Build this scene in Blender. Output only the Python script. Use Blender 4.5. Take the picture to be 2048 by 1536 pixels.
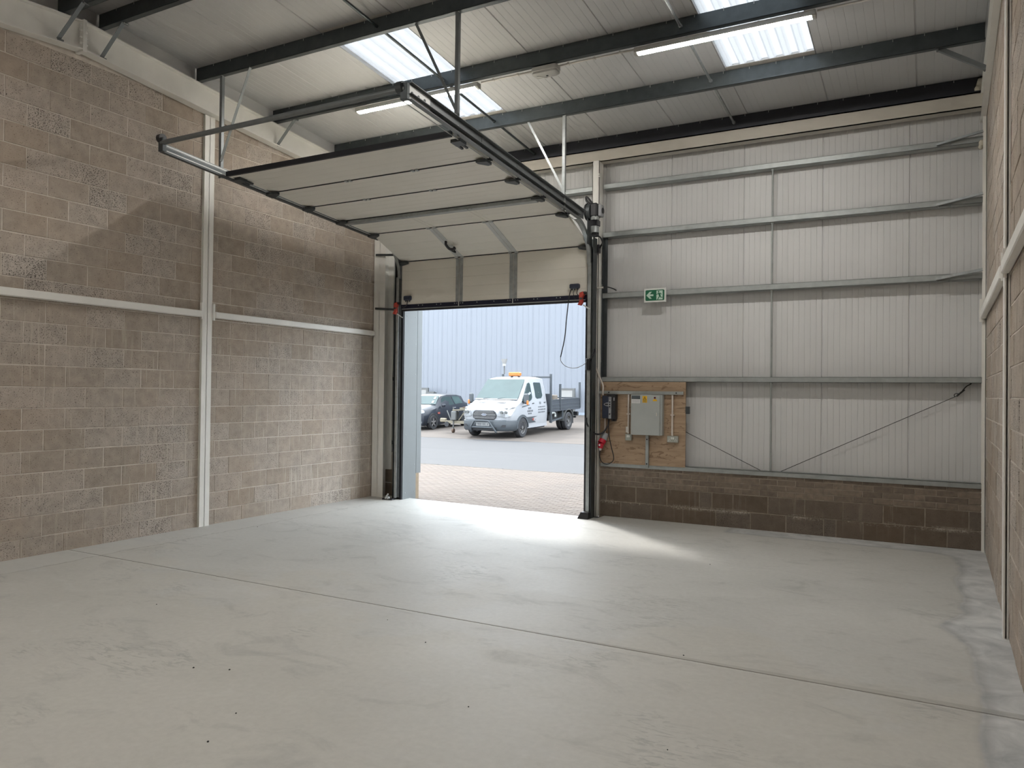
import bpy, math, random
from mathutils import Vector, Matrix
random.seed(7)
R = math.radians
SC = bpy.context.scene
C = SC.collection
for o in list(bpy.data.objects):
    bpy.data.objects.remove(o)

# ------------------------------------------------------------------ camera
CAM = Vector((8.1957, -10.3552, 1.7666))
YAW, PITCH, ROLL, FPX = -0.4985, 0.0110, 0.0117, 1526.55
_fw = Vector((math.sin(YAW)*math.cos(PITCH), math.cos(YAW)*math.cos(PITCH), math.sin(PITCH)))
_r = Vector((math.cos(YAW), -math.sin(YAW), 0.0))
_u = _r.cross(_fw)
_r2 = math.cos(ROLL)*_r + math.sin(ROLL)*_u
_u2 = -math.sin(ROLL)*_r + math.cos(ROLL)*_u
cd = bpy.data.cameras.new('camera')
cd.sensor_width = 36.0
cd.lens = 36.0*FPX/2048.0
cd.clip_start = 0.05
cd.clip_end = 300
cam = bpy.data.objects.new('camera', cd)
C.objects.link(cam)
cam.matrix_world = Matrix(((_r2.x, _u2.x, -_fw.x, CAM.x), (_r2.y, _u2.y, -_fw.y, CAM.y), (_r2.z, _u2.z, -_fw.z, CAM.z), (0, 0, 0, 1)))
SC.camera = cam

def project(p):
    d = Vector(p) - CAM
    z = d.dot(_fw)
    if z < 0.05:
        return None
    return 1024 + FPX*d.dot(_r2)/z, 768 - FPX*d.dot(_u2)/z, z

# ------------------------------------------------------------------ sky, sun, exposure
W = bpy.data.worlds.new('overcast_sky')
SC.world = W
W.use_nodes = True
bg = W.node_tree.nodes['Background']
bg.inputs[0].default_value = (0.86, 0.935, 1.0, 1)
bg.inputs[1].default_value = 3.05
sd = bpy.data.lights.new('hazy_sun', 'SUN')
sd.energy = 1.5
sd.angle = R(7)
sd.color = (1.0, 0.965, 0.91)
sun = bpy.data.objects.new('hazy_sun', sd)
C.objects.link(sun)
sun.location = (-12, 14, 16)
sun.rotation_euler = Vector((2.72, -2.14, -3.09)).to_track_quat('-Z', 'Y').to_euler()
SC.view_settings.view_transform = 'Standard'
SC.view_settings.look = 'None'
SC.view_settings.gamma = 1.0
SC.view_settings.exposure = 1.12
SC.view_settings.use_curve_mapping = False
LED = 67.0          # radiance of the lit batten diffusers
cy = SC.cycles
cy.use_denoising = True
cy.use_adaptive_sampling = True
cy.adaptive_threshold = 0.1
cy.adaptive_min_samples = 16
cy.max_bounces = 6
cy.diffuse_bounces = 5
cy.glossy_bounces = 2
cy.transmission_bounces = 4
cy.transparent_max_bounces = 4
cy.caustics_reflective = False
cy.caustics_refractive = False
cy.sample_clamp_indirect = 6.0

# ------------------------------------------------------------------ materials
M = {}
def nt(name):
    m = bpy.data.materials.new(name)
    m.use_nodes = True
    M[name] = m
    t = m.node_tree
    return m, t.nodes, t.links, t.nodes['Principled BSDF']

def rgb(c, k=1.0):
    return (c[0]*k, c[1]*k, c[2]*k, 1)

def noise(N, L, scale, detail=3, vec=None, rough=0.55, dist=0.0):
    n = N.new('ShaderNodeTexNoise')
    n.inputs['Scale'].default_value = scale
    n.inputs['Detail'].default_value = detail
    n.inputs['Roughness'].default_value = rough
    n.inputs['Distortion'].default_value = dist
    if vec is not None:
        L.new(vec, n.inputs['Vector'])
    return n.outputs['Fac']

def ramp(N, L, fac, a, b, c0=(0, 0, 0, 1), c1=(1, 1, 1, 1)):
    n = N.new('ShaderNodeValToRGB')
    n.color_ramp.elements[0].position = a
    n.color_ramp.elements[1].position = b
    n.color_ramp.elements[0].color = c0
    n.color_ramp.elements[1].color = c1
    L.new(fac, n.inputs[0])
    return n.outputs[0]

def mix(N, L, fac, a, b, mode='MIX'):
    n = N.new('ShaderNodeMix')
    n.data_type = 'RGBA'
    n.blend_type = mode
    for s, v in ((n.inputs[0], fac), (n.inputs[6], a), (n.inputs[7], b)):
        if hasattr(v, 'links'):
            L.new(v, s)
        else:
            s.default_value = v
    return n.outputs[2]

def mth(N, L, op, a, b=None, c=None):
    n = N.new('ShaderNodeMath')
    n.operation = op
    for i, v in enumerate((a, b, c)):
        if v is None:
            continue
        if hasattr(v, 'links'):
            L.new(v, n.inputs[i])
        else:
            n.inputs[i].default_value = v
    return n.outputs[0]

def wpos(N):
    return N.new('ShaderNodeNewGeometry').outputs['Position']

def scaled(N, L, vec, s):
    n = N.new('ShaderNodeMapping')
    n.inputs['Scale'].default_value = s
    L.new(vec, n.inputs['Vector'])
    return n.outputs[0]

def bump(N, L, B, h, strength=0.3, dist=0.01):
    n = N.new('ShaderNodeBump')
    n.inputs['Strength'].default_value = strength
    n.inputs['Distance'].default_value = dist
    L.new(h, n.inputs['Height'])
    L.new(n.outputs[0], B.inputs['Normal'])

def mk(name, col, rough=0.5, metal=0.0, var=0.12, scale=6.0, bmp=0.0, bscale=60.0, rnd=0.0, coat=0.0, spec=0.5):
    """plain procedural finish: tone noise, optional relief and per-object tone"""
    m, N, L, B = nt(name)
    p = wpos(N)
    f = noise(N, L, scale, 4, p)
    lo, hi = rgb(col, 1-var), rgb(col, 1+var)
    c = ramp(N, L, f, 0.3, 0.7, lo, hi)
    if rnd:
        oi = N.new('ShaderNodeObjectInfo').outputs['Random']
        k = mth(N, L, 'MULTIPLY_ADD', oi, 2*rnd, 1-rnd)
        hs = N.new('ShaderNodeHueSaturation')
        L.new(k, hs.inputs['Value'])
        L.new(c, hs.inputs['Color'])
        c = hs.outputs[0]
    L.new(c, B.inputs['Base Color'])
    rr = mth(N, L, 'MULTIPLY_ADD', f, 0.16, max(0.02, rough-0.08))
    L.new(rr, B.inputs['Roughness'])
    B.inputs['Metallic'].default_value = metal
    B.inputs['Specular IOR Level'].default_value = spec
    if coat:
        B.inputs['Coat Weight'].default_value = coat
        B.inputs['Coat Roughness'].default_value = 0.08
    if bmp:
        bump(N, L, B, noise(N, L, bscale, 4, p), bmp, 0.004)
    return m

mk('white_paint', (0.82, 0.81, 0.77), 0.42, 0, 0.05, 3, 0.05, 40)
mk('eaves_paint', (0.52, 0.49, 0.43), 0.5, 0, 0.05, 3)
mk('purlin_steel', (0.075, 0.088, 0.094), 0.38, 0.55, 0.14, 9)
mk('galvanised', (0.37, 0.395, 0.40), 0.40, 0.55, 0.16, 14)
mk('rail_galv', (0.36, 0.385, 0.38), 0.45, 0.4, 0.12, 10)
mk('dark_galv', (0.075, 0.085, 0.09), 0.45, 0.5, 0.15, 10)
mk('bright_zinc', (0.55, 0.56, 0.55), 0.42, 0.3, 0.06, 8)
mk('track_steel', (0.17, 0.185, 0.19), 0.42, 0.35, 0.1, 8)
mk('eaves_dark', (0.022, 0.024, 0.032), 0.5, 0.2, 0.1, 8)
mk('kerb', (0.066, 0.062, 0.057), 0.9, 0, 0.12, 6)
mk('sticker', (0.24, 0.24, 0.25), 0.5, 0, 0.05, 20)
mk('liner', (0.625, 0.63, 0.63), 0.48, 0, 0.035, 1.5, rnd=0.025)
mk('roof_liner', (0.555, 0.56, 0.565), 0.5, 0, 0.035, 1.5, rnd=0.03)
mk('door_panel', (0.76, 0.735, 0.665), 0.42, 0, 0.03, 2)
mk('rubber', (0.012, 0.013, 0.018), 0.55, 0, 0.2, 12)
mk('navy_profile', (0.012, 0.014, 0.035), 0.4, 0.2, 0.2, 12)
mk('black_plastic', (0.018, 0.018, 0.022), 0.42, 0, 0.2, 20)
mk('navy_plastic', (0.022, 0.03, 0.055), 0.42, 0, 0.15, 20)
mk('grey_plastic', (0.32, 0.33, 0.35), 0.45, 0, 0.06, 20)
mk('white_plastic', (0.62, 0.60, 0.56), 0.4, 0, 0.05, 20)
mk('cream_conduit', (0.66, 0.60, 0.55), 0.45, 0, 0.05, 20)
mk('lamp_grey', (0.42, 0.42, 0.40), 0.4, 0, 0.05, 20)
mk('cabinet_grey', (0.40, 0.425, 0.415), 0.38, 0, 0.04, 5)
mk('socket_metal', (0.40, 0.42, 0.38), 0.4, 0.3, 0.12, 40)
mk('red_plastic', (0.55, 0.02, 0.045), 0.4, 0, 0.15, 20)
mk('red_bracket', (0.50, 0.065, 0.045), 0.5, 0.1, 0.2, 20)
mk('yellow_label', (0.80, 0.47, 0.02), 0.5, 0, 0.05, 20)
mk('white_label', (0.70, 0.70, 0.70), 0.5, 0, 0.05, 20)
mk('dark_label', (0.075, 0.09, 0.10), 0.5, 0, 0.1, 20)
mk('red_lens', (0.10, 0.01, 0.015), 0.2, 0, 0.1, 20)
mk('sign_white', (0.74, 0.76, 0.73), 0.45, 0, 0.03, 8)
mk('sign_green', (0.005, 0.13, 0.06), 0.45, 0, 0.08, 8)
mk('sign_mint', (0.55, 0.72, 0.62), 0.45, 0, 0.05, 8)
mk('wire', (0.05, 0.05, 0.05), 0.45, 0.7, 0.1, 20)
mk('foam', (0.60, 0.56, 0.46), 0.8, 0, 0.12, 20, 0.5, 60)
mk('timber_strip', (0.2484, 0.1932, 0.1288), 0.6, 0, 0.1, 12)
mk('reveal_grey', (0.1702, 0.1886, 0.195), 0.4, 0.1, 0.03, 3)
mk('grit', (0.02, 0.02, 0.02), 0.8, 0, 0.2, 40)
# vehicles and yard
mk('van_white', (0.2622, 0.2742, 0.2926), 0.30, 0, 0.02, 2, coat=0.15)
mk('van_grey', (0.042, 0.050, 0.058), 0.5, 0, 0.08, 4)
mk('tipper_grey', (0.042, 0.049, 0.06), 0.5, 0.2, 0.15, 3)
mk('tyre', (0.020, 0.021, 0.024), 0.75, 0, 0.15, 8)
mk('hub', (0.20, 0.20, 0.20), 0.35, 0.6, 0.1, 9)
mk('dark_gap', (0.012, 0.013, 0.016), 0.6, 0, 0.1, 9)
mk('glass', (0.02, 0.036, 0.037), 0.05, 0, 0.1, 2, spec=0.5)
mk('windscreen', (0.035, 0.06, 0.06), 0.05, 0, 0.12, 1.2, spec=0.5)
mk('chrome', (0.72, 0.73, 0.75), 0.15, 0.95, 0.05, 9)
mk('lamp_clear', (0.17, 0.18, 0.19), 0.12, 0.25, 0.1, 14, coat=1.0)
mk('amber', (0.42, 0.12, 0.015), 0.3, 0, 0.08, 9)
mk('marker_red', (0.26, 0.07, 0.06), 0.4, 0, 0.1, 9)
mk('lettering', (0.085, 0.09, 0.10), 0.5, 0, 0.05, 9)
mk('plate_white', (0.2208, 0.23, 0.23), 0.4, 0, 0.03, 9)
mk('emblem', (0.14, 0.155, 0.19), 0.3, 0.3, 0.1, 9)
mk('orange_garment', (0.75, 0.16, 0.06), 0.8, 0, 0.15, 9)
mk('skin', (0.50, 0.32, 0.24), 0.6, 0, 0.1, 9)
mk('car_paint', (0.016, 0.020, 0.028), 0.34, 0.0, 0.05, 2, spec=0.3)
mk('bonnet_stripe', (0.48, 0.50, 0.53), 0.3, 0.1, 0.04, 2, coat=0.8)
mk('alloy', (0.21, 0.205, 0.205), 0.35, 0.5, 0.1, 9)
mk('trailer_beige', (0.1518, 0.1334, 0.0966), 0.65, 0, 0.2, 6)
mk('rust', (0.085, 0.055, 0.04), 0.8, 0.1, 0.3, 12)
mk('load_timber', (0.1288, 0.1104, 0.092), 0.8, 0, 0.2, 5)
mk('frame_grey', (0.0828, 0.0865, 0.0865), 0.5, 0.1, 0.08, 6)
mk('board_white', (0.23, 0.23, 0.2254), 0.5, 0, 0.04, 4)
mk('neighbour_clad', (0.1518, 0.1674, 0.195), 0.5, 0, 0.02, 0.6)
mk('neighbour_base', (0.22, 0.26, 0.31), 0.6, 0, 0.05, 2)
mk('asphalt', (0.0497, 0.0488, 0.0515), 0.85, 0, 0.07, 1.3, 0.2, 80)
mk('paver', (0.0975, 0.0745, 0.0598), 0.8, 0, 0.16, 1.1, 0.05, 60, rnd=0.07)
mk('paver_sand', (0.0846, 0.069, 0.0561), 0.9, 0, 0.1, 5)
mk('far_paving', (0.0764, 0.0626, 0.0534), 0.9, 0, 0.14, 1.6, 0.2, 20)
mk('brick_face', (0.20, 0.16, 0.125), 0.9, 0, 0.22, 16, 0.5, 90, rnd=0.2)
mk('mortar', (0.60, 0.55, 0.49), 0.95, 0, 0.14, 12, 0.4, 80)
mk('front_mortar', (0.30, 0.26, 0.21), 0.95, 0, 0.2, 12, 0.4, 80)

def emit(name, col, strength):
    m, N, L, B = nt(name)
    B.inputs['Base Color'].default_value = rgb(col)
    B.inputs['Emission Color'].default_value = rgb(col)
    B.inputs['Emission Strength'].default_value = strength
    return m
emit('led', (1.0, 0.955, 0.885), LED)

def block_mat(name, base, streak, speck, k=1.0, lime=None):
    m, N, L, B = nt(name)
    p = wpos(N)
    oi = N.new('ShaderNodeObjectInfo').outputs['Random']
    big = noise(N, L, 1.1, 3, p)
    mid = noise(N, L, 9, 5, p)
    c = ramp(N, L, mid, 0.3, 0.72, rgb(base, 0.84*k), rgb(base, 1.14*k))
    warm = ramp(N, L, big, 0.42, 0.68)
    c = mix(N, L, mth(N, L, 'MULTIPLY', warm, 0.35), c, (base[0]*1.16*k, base[1]*1.06*k, base[2]*0.98*k, 1))
    hs = N.new('ShaderNodeHueSaturation')
    L.new(mth(N, L, 'MULTIPLY_ADD', oi, 0.22, 0.89), hs.inputs['Value'])
    L.new(mth(N, L, 'MULTIPLY_ADD', oi, -0.3, 1.12), hs.inputs['Saturation'])
    L.new(c, hs.inputs['Color'])
    c = hs.outputs[0]
    # pits and dark aggregate, denser on some of the units
    pit = noise(N, L, 70, 4, scaled(N, L, p, (1, 1, 1.5)), 0.6)
    big2 = mth(N, L, 'MULTIPLY_ADD', noise(N, L, 3.2, 2, p), 0.12, -0.06)
    thr = mth(N, L, 'MULTIPLY_ADD', mth(N, L, 'POWER', oi, 3.0), 0.075, mth(N, L, 'ADD', big2, 0.36))
    pm = mth(N, L, 'LESS_THAN', pit, thr)
    c = mix(N, L, mth(N, L, 'MULTIPLY', pm, speck), c, (0.03, 0.025, 0.02, 1))
    # lime runs down the face
    sv = scaled(N, L, p, (34, 34, 1.5))
    s1 = noise(N, L, 1.0, 2, sv, 0.5)
    sm = ramp(N, L, s1, 0.605, 0.655)
    gate = ramp(N, L, noise(N, L, 1.7, 2, p), 0.40, 0.54)
    gz = N.new('ShaderNodeSeparateXYZ')
    L.new(p, gz.inputs[0])
    low = ramp(N, L, mth(N, L, 'MULTIPLY_ADD', gz.outputs[2], -0.5, 1.5), 0.0, 0.35)
    c = mix(N, L, mth(N, L, 'MULTIPLY', mth(N, L, 'MULTIPLY', sm, gate), mth(N, L, 'MULTIPLY', low, streak)), c, (0.52, 0.47, 0.40, 1))
    if lime:
        # lime bloom along the bed joint
        near = ramp(N, L, mth(N, L, 'ABSOLUTE', mth(N, L, 'SUBTRACT', gz.outputs[2], lime-0.008)), 0.0, 0.04, (1, 1, 1, 1), (0, 0, 0, 1))
        blot = ramp(N, L, mth(N, L, 'MULTIPLY_ADD', noise(N, L, 2.2, 3, p), 0.5, mth(N, L, 'MULTIPLY', noise(N, L, 45, 4, p, 0.7), 0.6)), 0.56, 0.64)
        c = mix(N, L, mth(N, L, 'MULTIPLY', mth(N, L, 'MULTIPLY', near, blot), 0.8), c, (0.52, 0.48, 0.42, 1))
    L.new(c, B.inputs['Base Color'])
    B.inputs['Roughness'].default_value = 0.92
    B.inputs['Specular IOR Level'].default_value = 0.2
    h = mth(N, L, 'MULTIPLY_ADD', pm, -0.7, mth(N, L, 'ADD', mid, noise(N, L, 120, 2, p)))
    bump(N, L, B, h, 0.45, 0.006)
    return m
block_mat('block_face', (0.425, 0.37, 0.318), 0.85, 0.85)
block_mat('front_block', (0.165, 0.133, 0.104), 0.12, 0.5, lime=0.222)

def ply_mat():
    m, N, L, B = nt('plywood')
    p = wpos(N)
    g = noise(N, L, 1.0, 6, scaled(N, L, p, (2.2, 2, 26)), 0.6, 0.8)
    c = ramp(N, L, g, 0.28, 0.74, (0.29, 0.195, 0.125, 1), (0.45, 0.33, 0.22, 1))
    k = ramp(N, L, noise(N, L, 1.0, 4, scaled(N, L, p, (5, 3, 13)), 0.6, 1.8), 0.36, 0.42, (1, 1, 1, 1), (0, 0, 0, 1))
    c = mix(N, L, mth(N, L, 'MULTIPLY', k, 0.6), c, (0.13, 0.07, 0.035, 1))
    L.new(c, B.inputs['Base Color'])
    B.inputs['Roughness'].default_value = 0.6
    bump(N, L, B, g, 0.15, 0.003)
ply_mat()

def floor_mat():
    m, N, L, B = nt('concrete')
    p = wpos(N)
    sx = N.new('ShaderNodeSeparateXYZ')
    L.new(p, sx.inputs[0])
    X, Y = sx.outputs[0], sx.outputs[1]
    n1 = noise(N, L, 0.45, 4, p, 0.6, 0.6)
    n2 = noise(N, L, 1.6, 6, scaled(N, L, p, (1, 1.7, 1)), 0.62, 1.2)
    n3 = noise(N, L, 22, 5, p, 0.6)
    c = ramp(N, L, n1, 0.3, 0.7, (0.475, 0.475, 0.455, 1), (0.57, 0.565, 0.54, 1))
    tan = ramp(N, L, mth(N, L, 'ADD', mth(N, L, 'MULTIPLY', Y, -0.12), mth(N, L, 'MULTIPLY', noise(N, L, 0.8, 4, p, 0.6), 0.7)), 0.95, 1.35)
    c = mix(N, L, mth(N, L, 'MULTIPLY', tan, 0.22), c, (0.52, 0.485, 0.41, 1))
    d = ramp(N, L, n2, 0.56, 0.70)
    c = mix(N, L, mth(N, L, 'MULTIPLY', d, 0.40), c, (0.32, 0.325, 0.315, 1))
    li = ramp(N, L, n2, 0.30, 0.40, (1, 1, 1, 1), (0, 0, 0, 1))
    c = mix(N, L, mth(N, L, 'MULTIPLY', li, 0.22), c, (0.60, 0.60, 0.575, 1))
    f3 = ramp(N, L, n3, 0.25, 0.75, (0.94, 0.94, 0.94, 1), (1.05, 1.05, 1.05, 1))
    c = mix(N, L, 1.0, c, f3, 'MULTIPLY')
    # smeared float marks
    fm = noise(N, L, 1.0, 4, scaled(N, L, p, (5, 17, 1)), 0.65, 2.0)
    gate = ramp(N, L, noise(N, L, 0.9, 2, p), 0.56, 0.66)
    c = mix(N, L, mth(N, L, 'MULTIPLY', mth(N, L, 'MULTIPLY', ramp(N, L, fm, 0.52, 0.60), gate), 0.42), c, (0.26, 0.265, 0.255, 1))
    # later screed strip along the right and front walls, edge wandering
    wob = mth(N, L, 'MULTIPLY_ADD', noise(N, L, 1.3, 4, p, 0.55), 0.55, -0.27)
    bulge = mth(N, L, 'MULTIPLY', mth(N, L, 'SUBTRACT', 1.0, mth(N, L, 'MINIMUM', 1.0, mth(N, L, 'ABSOLUTE', mth(N, L, 'MULTIPLY_ADD', Y, 2.0, 7.1)))), 0.2)
    dr = mth(N, L, 'ADD', mth(N, L, 'SUBTRACT', X, 8.46), mth(N, L, 'ADD', mth(N, L, 'MULTIPLY', wob, 0.38), bulge))
    df = mth(N, L, 'ADD', mth(N, L, 'ADD', Y, 0.42), mth(N, L, 'MULTIPLY', wob, 0.3))
    df = mth(N, L, 'MINIMUM', df, mth(N, L, 'SUBTRACT', X, 5.9))
    hyp = mth(N, L, 'SMOOTH_MAX', dr, df, 0.5)
    st = ramp(N, L, hyp, 0.0, 0.02)
    sc2 = ramp(N, L, noise(N, L, 3.0, 5, p, 0.65, 1.0), 0.32, 0.68, (0.40, 0.415, 0.425, 1), (0.66, 0.665, 0.66, 1))
    c = mix(N, L, st, c, sc2)
    ed = ramp(N, L, mth(N, L, 'ABSOLUTE', mth(N, L, 'SUBTRACT', hyp, 0.035)), 0.0, 0.06, (1, 1, 1, 1), (0, 0, 0, 1))
    c = mix(N, L, mth(N, L, 'MULTIPLY', ed, 0.42), c, (0.22, 0.225, 0.225, 1))
    # smeared band and pale arris along the saw-cut joint
    jd = mth(N, L, 'SUBTRACT', Y, mth(N, L, 'MULTIPLY_ADD', X, 0.005, -5.345))
    jw = mth(N, L, 'MULTIPLY_ADD', mth(N, L, 'MAXIMUM', mth(N, L, 'SUBTRACT', X, 5.0), 0.0), 0.011, 0.010)
    band = mth(N, L, 'LESS_THAN', mth(N, L, 'ABSOLUTE', mth(N, L, 'SUBTRACT', jd, mth(N, L, 'MULTIPLY', jw, 0.6))), jw)
    c = mix(N, L, mth(N, L, 'MULTIPLY', band, 0.38), c, (0.30, 0.29, 0.26, 1))
    pal = mth(N, L, 'LESS_THAN', mth(N, L, 'ABSOLUTE', mth(N, L, 'ADD', jd, 0.016)), 0.010)
    c = mix(N, L, mth(N, L, 'MULTIPLY', mth(N, L, 'MULTIPLY', pal, ramp(N, L, n2, 0.45, 0.55)), 0.5), c, (0.66, 0.655, 0.63, 1))
    # pale strip and broken edge along the left wall
    dl = mth(N, L, 'ADD', mth(N, L, 'SUBTRACT', 0.56, X), mth(N, L, 'MULTIPLY', wob, 0.22))
    pale = ramp(N, L, dl, 0.0, 0.03)
    c = mix(N, L, mth(N, L, 'MULTIPLY', pale, 0.45), c, (0.56, 0.555, 0.53, 1))
    fine = mth(N, L, 'MULTIPLY_ADD', noise(N, L, 7, 4, p, 0.6), 0.16, -0.08)
    el = ramp(N, L, mth(N, L, 'ABSOLUTE', mth(N, L, 'ADD', dl, fine)), 0.0, 0.016, (1, 1, 1, 1), (0, 0, 0, 1))
    c = mix(N, L, mth(N, L, 'MULTIPLY', el, 0.5), c, (0.24, 0.23, 0.21, 1))
    L.new(c, B.inputs['Base Color'])
    L.new(mth(N, L, 'MULTIPLY_ADD', n2, 0.3, 0.42), B.inputs['Roughness'])
    B.inputs['Specular IOR Level'].default_value = 0.35
    bump(N, L, B, mth(N, L, 'ADD', n2, mth(N, L, 'MULTIPLY', n3, 0.4)), 0.12, 0.01)
floor_mat()

def rooflight_mat():
    m, N, L, B = nt('rooflight_sheet')
    tr = N.new('ShaderNodeBsdfTranslucent')
    tr.inputs[0].default_value = (0.185, 0.187, 0.19, 1)
    df = N.new('ShaderNodeBsdfDiffuse')
    df.inputs[0].default_value = (0.75, 0.76, 0.78, 1)
    ms = N.new('ShaderNodeMixShader')
    ms.inputs[0].default_value = 0.12
    L.new(tr.outputs[0], ms.inputs[1])
    L.new(df.outputs[0], ms.inputs[2])
    L.new(ms.outputs[0], N['Material Output'].inputs[0])
rooflight_mat()
# ------------------------------------------------------------------ mesh helpers
WLOC = {}          # object -> location in the frame its thing was built in

class MB:
    def __init__(s):
        s.v, s.f = [], []
    def add(s, verts, faces):
        n = len(s.v)
        s.v += [Vector(p) for p in verts]
        s.f += [[n+i for i in f] for f in faces]
        return s
    def box(s, a, b):
        (x0, y0, z0), (x1, y1, z1) = a, b
        return s.add([(x0,y0,z0),(x1,y0,z0),(x1,y1,z0),(x0,y1,z0),(x0,y0,z1),(x1,y0,z1),(x1,y1,z1),(x0,y1,z1)],
                     [(0,3,2,1),(4,5,6,7),(0,1,5,4),(1,2,6,5),(2,3,7,6),(3,0,4,7)])
    def bbox(s, a, b, e=0.004):
        """box with chamfered edges"""
        (x0, y0, z0), (x1, y1, z1) = a, b
        e = min(e, (x1-x0)*0.4, (y1-y0)*0.4, (z1-z0)*0.4)
        o = [(x0+e,y0+e),(x1-e,y0+e),(x1-e,y1-e),(x0+e,y1-e)]
        w = [(x0,y0+e),(x0+e,y0),(x1-e,y0),(x1,y0+e),(x1,y1-e),(x1-e,y1),(x0+e,y1),(x0,y1-e)]
        v = [(x,y,z0) for x,y in o]+[(x,y,z0+e) for x,y in w]+[(x,y,z1-e) for x,y in w]+[(x,y,z1) for x,y in o]
        f = [(3,2,1,0),(20,21,22,23)]
        for i in range(8):
            j = (i+1) % 8
            f.append((4+i,4+j,12+j,12+i))
        for i in range(4):
            j = (i+1) % 4
            f += [(i, 4+2*i, 4+2*i+1), (i, 4+2*i+1, 4+(2*i+2) % 8, j), (20+i, 12+2*i+1, 12+2*i), (20+j, 12+(2*i+2) % 8, 12+2*i+1, 20+i)]
        return s.add(v, f)
    def prism(s, prof, axis, a, b, shear=None):
        """closed 2D profile swept from a to b along axis; prof in the other two axes in xyz order.
        shear(t) may return an offset vector at a and b"""
        n = len(prof)
        def P(q, t):
            p = list(q)
            p.insert('xyz'.index(axis), t)
            p = Vector(p)
            return p + Vector(shear(t)) if shear else p
        v = [P(q, a) for q in prof]+[P(q, b) for q in prof]
        f = [list(range(n))[::-1], list(range(n, 2*n))]
        for i in range(n):
            j = (i+1) % n
            f.append((i, j, n+j, n+i))
        return s.add(v, f)
    def beam(s, prof, p0, p1, up=(0, 0, 1)):
        """closed profile (side, up) swept from p0 to p1"""
        p0, p1 = Vector(p0), Vector(p1)
        d = (p1-p0).normalized()
        sd = d.cross(Vector(up))
        if sd.length < 1e-4:
            sd = d.cross(Vector((0, 1, 0)))
        sd.normalize()
        uu = sd.cross(d)
        n = len(prof)
        v = [p + sd*a + uu*b for p in (p0, p1) for a, b in prof]
        f = [list(range(n))[::-1], list(range(n, 2*n))]
        for i in range(n):
            j = (i+1) % n
            f.append((i, j, n+j, n+i))
        return s.add(v, f)
    def bar(s, p0, p1, w, h, up=(0, 0, 1)):
        return s.beam([(-w/2,-h/2),(w/2,-h/2),(w/2,h/2),(-w/2,h/2)], p0, p1, up)
    def angle(s, p0, p1, w, h, t=0.005, up=(0, 0, 1)):
        return s.beam([(0,0),(w,0),(w,t),(t,t),(t,h),(0,h)], p0, p1, up)
    def cyl(s, p0, p1, r, n=12, r1=None):
        r1 = r if r1 is None else r1
        p0, p1 = Vector(p0), Vector(p1)
        d = (p1-p0).normalized()
        a = d.cross(Vector((0, 0, 1)) if abs(d.z) < 0.9 else Vector((1, 0, 0))).normalized()
        b = d.cross(a)
        v = []
        for p, q in ((p0, r), (p1, r1)):
            v += [p + (a*math.cos(2*math.pi*i/n) + b*math.sin(2*math.pi*i/n))*q for i in range(n)]
        f = [list(range(n)), list(range(n, 2*n))[::-1]]
        for i in range(n):
            j = (i+1) % n
            f.append((i, n+i, n+j, j))
        return s.add(v, f)
    def tube(s, pts, r, n=8):
        pts = [Vector(p) for p in pts]
        base = len(s.v)
        prev = None
        for k, p in enumerate(pts):
            d = (pts[min(k+1, len(pts)-1)] - pts[max(k-1, 0)]).normalized()
            if prev is None:
                a = d.cross(Vector((0, 0, 1)) if abs(d.z) < 0.9 else Vector((1, 0, 0))).normalized()
            else:
                a = (prev - d*prev.dot(d)).normalized()
            prev = a
            b = d.cross(a)
            for i in range(n):
                t = 2*math.pi*i/n
                s.v.append(p + (a*math.cos(t)+b*math.sin(t))*r)
        for k in range(len(pts)-1):
            for i in range(n):
                j = (i+1) % n
                s.f.append([base+k*n+i, base+k*n+j, base+(k+1)*n+j, base+(k+1)*n+i])
        s.f.append([base+i for i in range(n)][::-1])
        s.f.append([base+(len(pts)-1)*n+i for i in range(n)])
        return s
    def lathe(s, prof, c, axis='x', n=24):
        """closed ring profile [(radius, along)] turned round an axis through c"""
        base = len(s.v)
        m = len(prof)
        c = Vector(c)
        for i in range(n):
            t = 2*math.pi*i/n
            for rr, al in prof:
                a, b = rr*math.cos(t), rr*math.sin(t)
                s.v.append(c + Vector({'x': (al, a, b), 'y': (a, al, b), 'z': (a, b, al)}[axis]))
        for i in range(n):
            i2 = (i+1) % n
            for k in range(m):
                k2 = (k+1) % m
                s.f.append([base+i*m+k, base+i*m+k2, base+i2*m+k2, base+i2*m+k])
        return s
    def loft(s, rings, cap=True):
        base = len(s.v)
        n = len(rings[0])
        for rg in rings:
            s.v += [Vector(p) for p in rg]
        for k in range(len(rings)-1):
            for i in range(n):
                j = (i+1) % n
                s.f.append([base+k*n+i, base+k*n+j, base+(k+1)*n+j, base+(k+1)*n+i])
        if cap:
            s.f.append([base+i for i in range(n)][::-1])
            s.f.append([base+(len(rings)-1)*n+i for i in range(n)])
        return s
    def plate(s, pts, nrm):
        """flat polygon given thickness along nrm"""
        n = len(pts)
        nrm = Vector(nrm)
        v = [Vector(p) for p in pts]+[Vector(p)+nrm for p in pts]
        f = [list(range(n))[::-1], list(range(n, 2*n))]
        for i in range(n):
            j = (i+1) % n
            f.append((i, j, n+j, n+i))
        return s.add(v, f)
    def mesh(s, name, off=Vector((0, 0, 0))):
        me = bpy.data.meshes.new(name)
        me.from_pydata([p-off for p in s.v], [], s.f)
        me.update()
        import bmesh
        bm = bmesh.new()
        bm.from_mesh(me)
        bmesh.ops.recalc_face_normals(bm, faces=bm.faces)
        bm.to_mesh(me)
        bm.free()
        return me
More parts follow.
